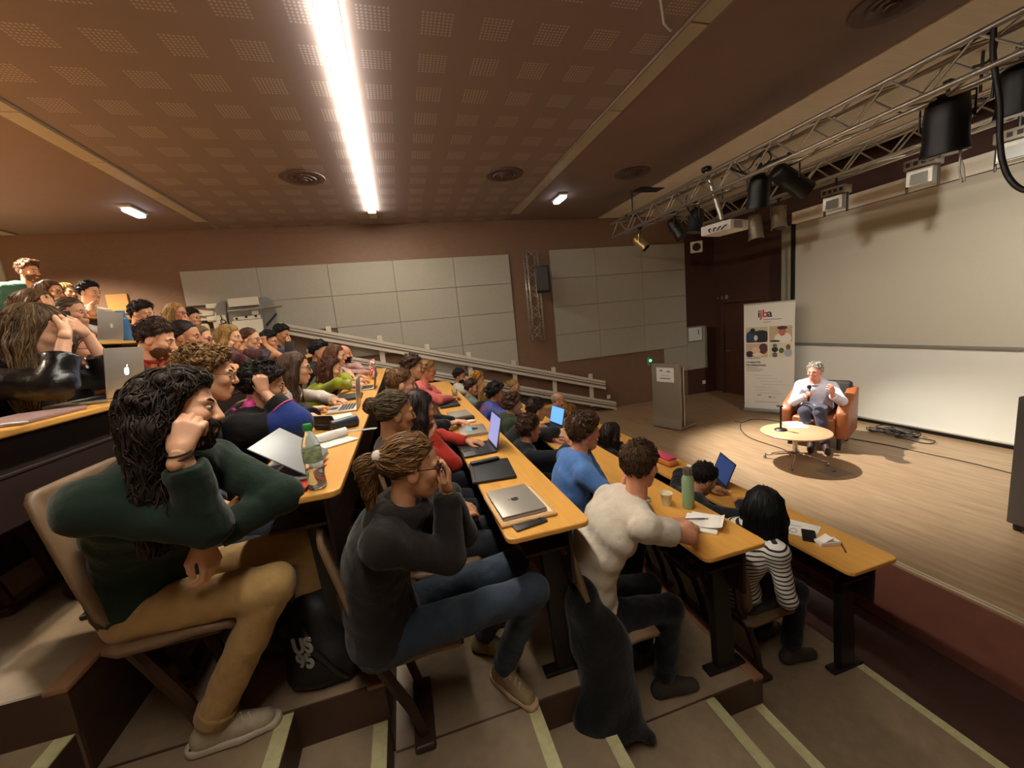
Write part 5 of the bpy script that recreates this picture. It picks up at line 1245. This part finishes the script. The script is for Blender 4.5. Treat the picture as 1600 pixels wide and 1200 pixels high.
for off in (-.004, .01): obj('bracelet', MB().tube([Vector(Wr-b)-d*off+(a_*math.cos(q)+b_*math.sin(q))*.030 for q in [2*math.pi*k/16 for k in range(16)]], .003, 5, closed=True), M_black, G20['t'], smooth=True)
# blue sleeve panel, pink piping and pink emblem of the sports jacket
Sh, El, Wr, xd, nn, cu = J['arms'][-1]; b = J['base']; n = unit(Wr-El)
qmesh('sleeve_panel', [implicit([(cap(Sh*.3+El*.7, El, .086, .084), .02), (cap(El, El+n*.11, .083, .074, [(El+n*.11, n)]), .02)], .009).mesh()+(0,)], [cloth_mat('#1f3478')], J['t'], b)
d = Vector(n); a_ = d.orthogonal().normalized(); b_ = d.cross(a_)
obj('piping', MB().tube([Vector(El+n*.112-b)+(a_*math.cos(q)+b_*math.sin(q))*.076 for q in [2*math.pi*k/20 for k in range(20)]], .005, 5, closed=True), mat('pink_piping', '#d0568e', .6), J['t'], smooth=True)
# emblem lies on the back of the right shoulder
jk = [c for c in J['t'].children if c.name.startswith('jacket')][0]
hit, hp_, hn_, _ = jk.ray_cast(Vector(CAM-b), Vector(unit(ray((378, 634)))))
em = np.array(hp_) if hit else J['B'](.8)-b; dirv = unit(np.array(hn_)) if hit else np.array([-.7, -.7, 0]); dirv = dirv if dirv@unit(ray((378, 634))) < 0 else -dirv
dirv = unit(dirv*.35-unit(ray((378, 634)))*.65)
em = em+dirv*.004
u1 = unit(np.cross(UP, dirv)); u2 = np.cross(dirv, u1); eb = MB()
for k, (ang, ln, w, o1) in enumerate(((35, .075, .013, 0), (52, .08, .012, .012), (20, .07, .013, -.012), (4, .06, .013, -.022), (-35, .055, .014, -.03))):
    a = math.radians(ang); dv = -u1*math.cos(a)*-1+u2*math.sin(a); eb.tube([Vector(em-u2*.02-dv*.01+u1*0), Vector(em-u2*.02+dv*ln*.6+dirv*.004), Vector(em-u2*.02+dv*ln)], [w*.8, w, w*.5], 6)
eb.tube([Vector(em-u2*.01-u1*.045), Vector(em-u2*.045-u1*.02+dirv*.003), Vector(em-u2*.05+u1*.02+dirv*.003), Vector(em-u2*.035+u1*.05)], [.010, .014, .013, .008], 6)
obj('emblem', eb, mat('pink_print', '#d4418c', .6), J['t'], smooth=True)

# ---- the speaker
SPK_H = onx((1273, 581), 5.45)
spk = person('older grey-haired man in a white shirt seated in the armchair holding a microphone', SPK_H, 0, yaw=205, hyaw=-8, hpitch=0, hair=('crop', '#a89d8e'), top=('shirt', '#d5d2dc', cloth_mat('#d5d2dc')), pants='#454350', shoes='#3a2320', skin='red', lod=0, floor=ZS,
             hips=(5.62, 4.24, ZS+.50), R=('pt', onx((1264, 617), 5.22), (.0, -.75, .35), (-.6, .1, .3), .95, (0, .8, -.7)), L=('pt', onx((1301, 613), 5.24), (-.35, -.25, .8), (-.2, .6, .5), .45, (.2, -.7, -.9)),
             feet=((5.22, 4.0, ZS), (5.30, 3.86, ZS), (-.8, -.6, 0), (-.7, -.7, 0)), base=np.array([5.62, 4.24, ZS]), wide=1.15, scale=1.0)
Sh, El, Wr, xd, nn, cu = spk['arms'][-1]
mp_ = Wr+unit(xd)*.07+unit(nn)*.02
mi = empty('microphone', mp_, 0, 'black handheld microphone in the speaker\'s hand', 'microphone')
d = unit(np.array([.12, .05, .95]))
obj('handle', MB().cyl(Vector(-d*.10), Vector(d*.075), .013, .017, n=14), M_black, mi, smooth=True)
obj('grille', MB().ell(Vector(d*.098), (.026, .026, .03), 8), mat('mic_grille', '#1d1c1c', .5, metal=.4), mi, smooth=True)
# ------------------------------------------------------------------ things on the desks
M_silver = mat('laptop_silver', '#b5afa4', .35, metal=.55); M_ldark = mat('laptop_dark', '#2b2a2c', .45); M_key = mat('keys', '#161516', .5)
def apple(sz):
    P = []
    for k in range(30):
        a = 2*math.pi*k/30; r = 1+.10*math.cos(2*a)*.6
        x, y = math.cos(a)*.46*r, math.sin(a)*.5*r
        if y > .3 and abs(x) < .2: y -= .10*(1-abs(x)/.2)
        if y < -.38 and abs(x) < .12: y += .05
        d = math.hypot(x-.56, y-.08)
        if d < .24: x -= (.24-d)*.9
        P.append((x*sz, y*sz))
    leaf = [(.02*sz, .52*sz), (.05*sz, .66*sz), (.2*sz, .78*sz), (.17*sz, .62*sz)]
    return P, leaf
def laptop(x, y, z, yaw, ang, label, col=M_silver, w=.304, d=.212, kb=True, screen=None, estr=0., logo=None, logo_emit=False, tilt=0., group=None, kbcol=None, nkeys=True):
    t = empty('laptop', (x, y, z), math.radians(yaw), label, 'laptop', group)
    obj('base', MB().rbox((0, 0, .0085), (d, w, .014), .006, 2), col, t, auto=40)
    if ang > 4:
        obj('keyboard_deck', MB().rbox((.03, 0, .0158), (d*.52, w*.86, .0012), .0004, 1), kbcol or M_key, t)
        if nkeys:
            k = MB()
            for r in range(5):
                for c in range(13): k.box((.03-d*.24+r*d*.1, -w*.41+c*w*.0635, .0164), (.03-d*.24+r*d*.1+d*.075, -w*.41+c*w*.0635+w*.05, .0184))
            obj('keys', k, M_key if kbcol is None else M_ldark, t)
        obj('trackpad', MB().rbox((-d*.33, 0, .0158), (d*.24, w*.32, .001), .0004, 1), mat('trackpad', '#8f8a82', .4) if col is M_silver else M_key, t)
    a = math.radians(ang); dr = Vector((-math.cos(a), 0, math.sin(a))); nr = Vector((math.sin(a), 0, math.cos(a))); hg = Vector((d/2-.004, 0, .017))
    M = Matrix((dr, Vector((0, 1, 0)), nr)).transposed()
    lid = obj('lid', MB().rbox(hg+dr*(d/2)+nr*.003, (d, w, .006), .0025, 2, M), col, t, auto=40)
    if screen is not None and ang > 4:
        obj('screen', MB().obox(hg+dr*(d/2+.004)-nr*.0005, (d*.88, w*.93, .0008), M), screen, lid)
        obj('bezel', MB().obox(hg+dr*(d/2)-nr*.0001, (d*.97, w*.985, .0006), M), M_key, lid)
    if logo:
        body, leaf = apple(.042)
        # logo drawn with its top towards the hinge when closed, so it stands upright on an open lid
        B = Matrix((Vector((0, 1, 0)), dr, nr)).transposed()
        B = Matrix((B.col[0]*-1 if False else B.col[0], B.col[1], B.col[2])).transposed()
        o = MB().prism(body, .0006, B, hg+dr*(d/2)+nr*.0062).prism(leaf, .0006, B, hg+dr*(d/2)+nr*.0062)
        obj('logo', o, logo, lid)
    return t
def bottle(x, y, z, r, h, label, body, cap_m, kind='flask'):
    t = empty('bottle', (x, y, z), 0, label, 'bottle')
    if kind == 'flask':
        obj('body', MB().lathe([(0, 0), (r*.92, 0), (r, .008), (r, h*.70), (r*.86, h*.78), (r*.62, h*.83), (r*.62, h*.85)], n=24), body, t, auto=45)
        obj('cap', MB().lathe([(0, h*.84), (r*.72, h*.84), (r*.72, h*.99), (r*.6, h), (0, h)], n=20), cap_m, t, auto=45)
        obj('cap_loop', MB().tube([(r*.5, 0, h*.98), (r*.75, 0, h*1.0), (r*.75, 0, h*.88), (r*.6, 0, h*.87)], r*.1, 6), cap_m, t, smooth=True)
    return t
zE, zD, zC, zB, zA, zZ = [dz(k)+.0005 for k in range(6)]
# --- front row desk
laptop(2.47, 2.84, zE, -22, 112, 'blue-screened laptop in front of the balding man', M_ldark, screen=mat('screen_blue', '#22365e', .3, emit='#2f5596', estr=.35), w=.33, d=.225)
t = empty('pouch', (2.47, 3.42, zE), .1, 'pink and orange zipped pouch on the front row desk', 'pouch')
obj('lower', MB().rbox((0, 0, .028), (.12, .27, .055), .02, 3), mat('pouch_orange', '#c0702e', .6, noise=.1, nscale=20), t, auto=60); obj('upper', MB().rbox((.02, .02, .066), (.11, .24, .03), .012, 3), mat('pouch_pink', '#d2486e', .6), t, auto=60)
t = empty('tissue', (2.585, 3.16, zE), 0, 'crumpled pale paper tissue beside the pouch on the front desk', 'tissue')
qmesh('paper_ball', [implicit([(ell((2.585+.02*math.cos(k*2.1), 3.16+.025*math.sin(k*1.7), zE+.022+.008*math.sin(k)), (.018, .022, .015)), .004) for k in range(7)], .006).mesh()+(0,)], [M_paper], t, (2.585, 3.16, zE))
t = empty('paper_sheet', (2.45, 2.0, zE), math.radians(-62), 'white sheet of paper with black writing on the front row desk', 'paper'); obj('sheet', MB().obox((0, 0, .001), (.297, .21, .0012), Rz(0)), M_paper, t)
obj('drawing', MB().tube([(.02+.02*math.cos(a), -.05+.03*math.sin(a), .0022) for a in [2*math.pi*k/10 for k in range(10)]], .0016, 4, closed=True).tube([(-.05, -.04, .0022), (-.02, .02, .0022), (.05, .03, .0022)], .0014, 4), M_key, t)
t = empty('phone', (2.44, 1.87, zE), math.radians(-48), 'black smartphone lying on the front row desk', 'phone'); obj('body', MB().rbox((0, 0, .0045), (.078, .155, .009), .004, 2), M_key, t, auto=40); obj('screen', MB().rbox((0, 0, .0093), (.07, .146, .0006), .0002, 1), mat('glass_black', '#0b0b10', .1), t)
t = empty('white_box', (2.46, 1.765, zE), math.radians(-15), 'small folded white cardboard box on the front row desk', 'box'); obj('box', MB().rbox((0, 0, .012), (.13, .062, .024), .003, 1), M_paper, t); obj('lid', MB().obox((-.02, 0, .034), (.07, .06, .002), Ry(-.5)), M_paper, t)
t = empty('pen', (2.50, 1.70, zE), math.radians(48), 'dark red pen lying near the end of the front row desk', 'pen'); obj('barrel', MB().cyl((-.065, 0, .005), (.055, 0, .005), .005, n=8), mat('pen_red', '#5a2018', .4), t); obj('tip', MB().cyl((.055, 0, .005), (.068, 0, .005), .005, .001, n=8), M_grey, t)
bottle(2.44, 5.95, zE, .036, .25, 'white insulated bottle with a dark cap on the front row desk', mat('bottle_white', '#c9c2b4', .4), M_key)
t = empty('food_tray', (2.42, 5.35, zE), .1, 'open paper food tray with brown pastry on the front row desk', 'food'); obj('tray', MB().rbox((0, 0, .01), (.16, .24, .02), .006, 1), wood('kraft', '#b98a52', (4, 4, 4), .1, .7), t)
for k in range(3): obj('pastry', MB().ell((-.02+.02*k, -.07+.07*k, .04), (.04, .035, .024), 8), mat('pastry', '#a8682a', .6, noise=.2, nscale=40), t, smooth=True)
# --- second row desk
t = empty('paper_cup', (1.49, 2.06, zD), 0, 'small white ribbed paper cup on the second row desk', 'cup'); obj('cup', MB().lathe([(0, .002), (.026, .002), (.027, 0), (.037, .078), (.0395, .080), (.0385, .083), (.035, .08), (.026, .012), (0, .012)], n=24), mat('cup_paper', '#ddd0ae', .7), t, auto=50); obj('liner', MB().lathe([(.028, .02), (.036, .072)], n=24), mat('cup_band', '#cbbd98', .7), t)
t = bottle(1.585, 1.975, zD, .0365, .26, 'sage green insulated bottle with a steel lid on the second row desk', mat('bottle_green', '#86a57c', .45), mat('steel_lid', '#8d8678', .3, metal=.7))
t = empty('notebook', (1.53, 1.78, zD), math.radians(-48), 'open white notebook with curled pages on the second row desk', 'notebook'); obj('pages', MB().rbox((0, 0, .006), (.155, .215, .012), .003, 1), M_paper, t); obj('curled_page', shell(.15, [(-.10, .013, 1), (-.04, .016, 1), (.03, .020, 1), (.085, .030, 1), (.10, .038, 1)], .0008, 0.), M_paper, t)
t = empty('pencil', (1.485, 1.81, zD+.022), math.radians(-24), 'black pencil with a pale end lying on the open notebook', 'pencil'); obj('barrel', MB().cyl((-.085, 0, .004), (.06, 0, .004), .004, n=8), M_key, t); obj('end', MB().cyl((.06, 0, .004), (.08, 0, .004), .004, n=8), mat('pencil_end', '#9c9a5a', .5), t)
laptop(1.52, 4.25, zD, 8, 105, 'dark laptop with a glowing blue screen on the second row desk', M_ldark, screen=mat('screen_glow', '#5f9af0', .3, emit='#5f9cff', estr=1.1), w=.3, d=.21)
# --- third row desk
t = empty('laptop_sleeve', (.445, 1.775, zC), math.radians(2), 'cream padded laptop sleeve under the silver laptop on the third row desk', 'sleeve'); obj('sleeve', MB().rbox((0, 0, .008), (.27, .345, .016), .008, 3), mat('sleeve_cream', '#c99f6a', .75), t, auto=50); obj('inner', MB().rbox((0, 0, .0166), (.235, .315, .002), .001, 1), mat('sleeve_inner', '#e2c7a0', .8), t)
laptop(.435, 1.78, zC+.018, 2, 0, 'closed silver laptop with a dark fruit logo on a cream sleeve', M_silver, logo=M_key)
t = empty('phone', (.44, 1.595, zC), math.radians(10), 'black smartphone with camera bumps beside the cream sleeve', 'phone'); obj('body', MB().rbox((0, 0, .0045), (.155, .078, .009), .006, 2), mat('phone_grey', '#2d2c2d', .4), t, auto=40)
for k in range(3): obj('lens', MB().cyl((.055-.0*k, -.02+.02*k, .009), (.055, -.02+.02*k, .0115), .0075, n=12), M_key, t)
t = empty('tablet_folio', (.43, 2.30, zC), math.radians(-6), 'flat black folio case on the third row desk', 'folio'); obj('folio', MB().rbox((0, 0, .009), (.26, .335, .018), .008, 2), mat('folio_black', '#1d1d1f', .6, bump=.1, bscale=200), t, auto=40); obj('seam', MB().rbox((-.11, 0, .0185), (.006, .3, .001), .0004, 1), M_key, t)
t = empty('pen_case', (.42, 2.44, zC+.0185), math.radians(94), 'long black pen case lying on the black folio', 'pen case'); obj('case', MB().rbox((0, 0, .009), (.045, .19, .018), .007, 2), M_key, t, auto=40); obj('zip', MB().rbox((0, 0, .0185), (.004, .17, .0012), .0005, 1), M_grey, t)
laptop(.43, 2.78, zC, 0, 104, 'open black laptop showing a violet blue screen on the third row desk', M_ldark, w=.30, d=.235, screen=mat('screen_violet', '#8f93c8', .25, emit='#8a93cf', estr=.75), kbcol=M_key)
t = empty('pen', (.40, 3.02, zC), math.radians(8), 'black pen lying beside the open black laptop', 'pen'); obj('barrel', MB().cyl((-.07, 0, .005), (.06, 0, .005), .005, n=8), M_key, t); obj('clip', MB().box((.03, -.001, .0095), (.065, .001, .0115)), M_grey, t)
t = laptop(.495, 3.30, zC, -4, 0, 'closed grey laptop with a round black and blue sticker', mat('laptop_grey', '#a39d92', .4, metal=.4), w=.31, d=.225)
obj('sticker', MB().lathe([(0, .0245), (.045, .0245), (.045, .0251), (0, .0251)], n=24), M_key, t); obj('sticker_print', MB().rbox((-.03, 0, .0254), (.045, .12, .0008), .0003, 1), mat('sticker_blue', '#6fb2c9', .5), t)
t = empty('computer_mouse', (.54, 3.64, zC), 0, 'white computer mouse on the third row desk', 'mouse'); obj('shell', MB().ell((0, 0, .012), (.05, .03, .016), 8), M_white, t, smooth=True); obj('wheel', MB().cyl((.025, -.004, .026), (.025, .004, .026), .006, n=10), M_dark, t)
t = empty('pen_case', (.50, 3.78, zC), math.radians(85), 'dark brown pen case between two closed laptops', 'pen case'); obj('case', MB().rbox((0, 0, .018), (.06, .19, .034), .014, 3), mat('case_dark2', '#2a211c', .6), t, auto=50); obj('zip', MB().rbox((0, 0, .0352), (.005, .16, .001), .0004, 1), M_grey, t)
laptop(.48, 4.02, zC, 3, 0, 'closed pale silver laptop beyond the brown pen case', M_silver)
laptop(.45, 4.66, zC, 0, 0, 'closed dark grey laptop before the folded hands', M_ldark, w=.33, d=.23)
t = empty('tumbler', (.60, 5.25, zC), 0, 'short glass tumbler on the third row desk', 'glass'); obj('glass', MB().lathe([(0, .004), (.03, .004), (.036, .09), (.038, .09), (.033, 0), (0, 0)], n=20), mat('clear_glass', '#e8eee8', .05, trans=.9, ior=1.3), t, auto=50); obj('drink', MB().lathe([(0, .006), (.029, .006), (.032, .05), (0, .05)], n=20), mat('drink', '#a87b3a', .2), t)
# --- fourth row desk
t = empty('water_bottle', (-.368, 1.565, zB), 0, 'clear plastic water bottle with a green cap and label', 'bottle')
M_pet = mat('clear_plastic', '#eef2ea', .06, trans=.92, ior=1.18)
prof = [(0, .004), (.018, 0), (.031, .004), (.0325, .02), (.030, .05), (.0325, .07), (.0305, .09), (.0325, .105), (.0325, .155), (.030, .17), (.024, .19), (.014, .208), (.0135, .222)]
obj('body', MB().lathe(prof, n=28), M_pet, t, smooth=True); obj('label_band', MB().lathe([(.0331, .105), (.0333, .108), (.0333, .152), (.0331, .155)], n=28), mat('label_green', '#a8b890', .5, noise=.5, nscale=40, trans=.25, ior=1.1), t, smooth=True)
obj('water', MB().lathe([(0, .006), (.029, .006), (.030, .02), (.028, .05), (.030, .07), (.030, .078), (0, .078)], n=24), mat('water', '#dfe8e2', .02, trans=.95, ior=1.33), t, smooth=True)
obj('cap', MB().lathe([(0, .222), (.0155, .222), (.0155, .243), (.014, .246), (0, .246)], n=20), mat('cap_green', '#2f8a3c', .4), t, auto=40)
t = laptop(-.515, 1.80, zB+.016, -4, 36, 'half-closed grey laptop before the long-haired man', mat('laptop_lid_grey', '#9ea3a3', .45, metal=.3), w=.33, d=.23, kbcol=M_key, screen=mat('glass_black', '#0b0b10', .1))
t = empty('red_folder', (-.51, 1.70, zB), math.radians(-4), 'red folder lying under the half-closed grey laptop', 'folder'); obj('cover', MB().rbox((0, 0, .0015), (.235, .30, .003), .001, 1), mat('folder_red', '#a8281e', .5), t); obj('back', MB().rbox((0, 0, .0135), (.235, .30, .003), .001, 1), mat('folder_red', '#a8281e', .5), t); obj('papers', MB().rbox((0, 0, .0075), (.22, .28, .009), .001, 1), M_paper, t)
t = empty('notebook', (-.41, 2.22, zB), math.radians(35), 'white notebook with a rolled-over page on the fourth row desk', 'notebook'); obj('pages', MB().rbox((0, 0, .005), (.2, .15, .01), .003, 1), M_paper, t); obj('rolled_page', MB().cyl((-.1, .05, .034), (.1, .05, .034), .024, n=20), M_paper, t, auto=60)
t = empty('travel_mug', (-.385, 2.56, zB), math.radians(-60), 'dark blue travel mug lying on its side on the fourth row desk', 'mug'); obj('body', MB().cyl((0, -.09, .036), (0, .06, .036), .030, .036, n=24), mat('mug_blue', '#2a3340', .35), t, auto=45); obj('rim', MB().lathe([(.036, 0), (.038, .004), (.034, .008), (.03, .002)], (0, .06, .036), 24, Rx(-math.pi/2)), mat('mug_rim', '#5b6b78', .3), t, smooth=True); obj('base_disc', MB().cyl((0, .061, .036), (0, .063, .036), .031, n=24), mat('mug_inside', '#39434e', .5), t)
t = empty('glasses_case', (-.50, 2.62, zB), math.radians(55), 'open black glasses case beside the travel mug', 'case'); obj('tray', MB().rbox((0, 0, .02), (.07, .17, .04), .016, 3), M_key, t, auto=50); obj('lid', MB().rbox((-.03, 0, .06), (.012, .17, .07), .005, 2, Ry(-.4)), M_key, t, auto=50)
t = empty('ruler', (-.30, 2.44, zB), math.radians(-12), 'pale transparent ruler poking over the desk edge', 'ruler'); obj('strip', MB().rbox((0, 0, .002), (.2, .035, .003), .001, 1), mat('ruler', '#b9bcb4', .3), t)
for k in range(9): obj('tick', MB().box((-.09+.02*k, .006, .0036), (-.0885+.02*k, .016, .0039)), M_key, t)
t = empty('exercise_book', (-.49, 2.86, zB), math.radians(12), 'open exercise book with white pages on the fourth row desk', 'book'); obj('page_block', MB().rbox((-.0, -.085, .004), (.22, .165, .008), .002, 1, None), M_paper, t); obj('page_block', MB().rbox((0, .085, .004), (.22, .165, .008), .002, 1), M_paper, t)
laptop(-.49, 3.28, zB, 0, 96, 'open white laptop with black keys seen edge-on', mat('laptop_white', '#c9c4b8', .4, metal=.2), screen=M_ldark, w=.31, d=.22, kbcol=mat('kb_pale', '#b8b2a6', .5))
laptop(-.51, 3.86, zB, 2, 0, 'closed dark grey laptop beside the lime green sleeve', M_ldark)
laptop(-.43, 4.42, zB, 0, 100, 'open silver laptop under the typing hands of the woman in lime green', M_silver, screen=M_ldark)
t = empty('patterned_bag', (-.39, 5.35, zB), math.radians(20), 'soft pink and white patterned drawstring bag standing on the fourth row desk', 'bag')
qmesh('cloth', [implicit([(ell((-.39, 5.35, zB+.07), (.05, .085, .069)), .02), (cap((-.39, 5.35, zB+.13), (-.385, 5.36, zB+.2), .04, .03), .03), (ell((-.39, 5.35, zB+.2), (.04, .06, .025)), .02)], .010).mesh()+(0,)], [twotone('pink_white', '#b5473f', '#d8c8c0', 40.)], t, (-.39, 5.35, zB))
obj('string', MB().tube([(.045*math.cos(a), .045*math.sin(a), .165) for a in [2*math.pi*k/14 for k in range(14)]], .004, 5, closed=True), M_white, t)
bottle(-.44, 6.3, zB, .034, .2, 'small clear bottle at the far end of the fourth row desk', M_pet, M_white)
# --- fifth row desk
laptop(-1.47, 2.42, zA, 4, 98, 'upright silver laptop with a glowing white fruit logo on the fifth row desk', M_silver, screen=mat('screen_white', '#cfd6e2', .3, emit='#cfd8ea', estr=.8), w=.335, d=.235, logo=mat('logo_glow', '#ffffff', .4, emit='#dcebff', estr=6.))
t = empty('tablet', (-1.40, 1.90, zA), math.radians(4), 'pale pinkish closed laptop with a white cable on the fifth row desk', 'laptop'); obj('body', MB().rbox((0, 0, .008), (.22, .33, .016), .006, 2), mat('tablet_pink', '#a88a86', .4, metal=.3), t, auto=40)
obj('cable', MB().tube([(.1, -.16, .006), (.14, -.2, .012), (.12, -.26, .02), (.06, -.3, .008), (.02, -.42, .005), (.08, -.55, .005)], .004, 6), M_white, t, smooth=True)
laptop(-1.42, 5.35, zA, -5, 100, 'dark upright laptop in front of the man in lilac', M_ldark, screen=mat('screen_white', '#cfd6e2', .3, emit='#cfd8ea', estr=.8))
# --- sixth row desk
laptop(-2.40, 4.07, zZ, 3, 100, 'upright grey laptop with a small round sticker on the sixth row desk', M_silver, screen=M_ldark, w=.33, d=.225, logo=mat('logo_grey', '#d6d2c8', .3))
bottle(-2.45, 4.56, zZ, .05, .29, 'large translucent blue bottle on the sixth row desk', mat('bottle_blue', '#4f7fb0', .2, trans=.35, ior=1.3), mat('bottle_blue_cap', '#5b86b2', .4))
bottle(-2.50, 6.33, zZ, .045, .26, 'pale yellow insulated bottle with a black lid on the sixth row desk', mat('bottle_yellow', '#c9c288', .5), M_key)
bottle(-2.50, 4.0, zZ, .04, .26, 'black and white patterned bottle on the sixth row desk', mat('bottle_floral', '#6d7278', .5, noise=.9, nscale=45), M_key)
# --- bag and coat on the tiers
bp = np.array([-.50, 1.80, fz(3)])
t = empty('backpack', bp, 0, 'black backpack with pale block letters on the floor below the fourth row desk', 'backpack')
F = implicit([(ell(bp+np.array([0, 0, .17]), (.15, .15, .18)), .02), (ell(bp+np.array([.02, -.03, .10]), (.16, .16, .11)), .05), (ell(bp+np.array([.0, 0, .30]), (.10, .11, .09)), .05), (cap(bp+np.array([-.08, -.10, .06]), bp+np.array([.1, -.10, .06]), .06), .04)], .010); F.wob(.004, 24., 1.); F.halfcut(bp+UP*.001, -UP)
qmesh('bag_body', [F.mesh()+(0,)], [mat('bag_black', '#08080a', .6, noise=.2, nscale=20, bump=.2, bscale=60)], t, bp)
obj('strap', MB().tube([(-.05, -.12, .30), (-.02, -.17, .22), (.06, -.18, .1), (.1, -.15, .03)], .014, 6), M_key, t, smooth=True); obj('top_loop', MB().tube([(-.03, 0, .38), (-.02, -.01, .42), (.02, -.01, .42), (.03, 0, .38)], .009, 6), M_key, t, smooth=True)
for s_, zz in (('US', .235), ('95', .165)): text('lettering', s_, .085, frame(unit((.85, -.45, .2)), (-.45, -.88, .12)), (-.045, -.167+.0*zz, zz), mat('letter_grey', '#8d8a86', .6), t, ext=.003, bold=.003)
cp_ = np.array([.74, 1.63, fz(1)])
t = empty('coat', cp_, 0, 'black coat hanging over the chair of the man in the cream t-shirt', 'coat')
F = implicit([(ell(cp_+np.array([-.04, .04, .66]), (.09, .12, .22)), .02), (ell(cp_+np.array([.03, -.02, .36]), (.15, .12, .34)), .08), (ell(cp_+np.array([.0, -.06, .16]), (.17, .12, .18)), .08), (cap(cp_+np.array([.1, -.1, .16]), cp_+np.array([.19, -.13, .04]), .06, .03), .05)], .012); F.wob(.008, 20., 2.); F.halfcut(cp_+UP*.03, -UP)
qmesh('cloth', [F.mesh()+(0,)], [cloth_mat('#0e0e10')], t, cp_)
obj('hanging_loop', MB().tube([(-.09, -.02, .89), (-.1, 0, .92), (-.09, .02, .89)], .004, 5), M_key, t)
# a few empty chairs in the rows
for i, y, s_ in ((0, 3.0, 'empty bent plywood chair in the front row between the balding man and the pouch'), (0, 4.6, 'empty bent plywood chair in the front row behind the long-haired woman'), (4, 1.75, 'empty bent plywood chair at the aisle end of the fifth row'), (5, 3.2, 'empty bent plywood chair in the sixth row'), (3, 4.02, 'empty bent plywood chair in the fourth row between long straight hair and lime green')):
    chair(drx(i)-DW-.26, y, i, s_)
bpy.context.view_layer.update()
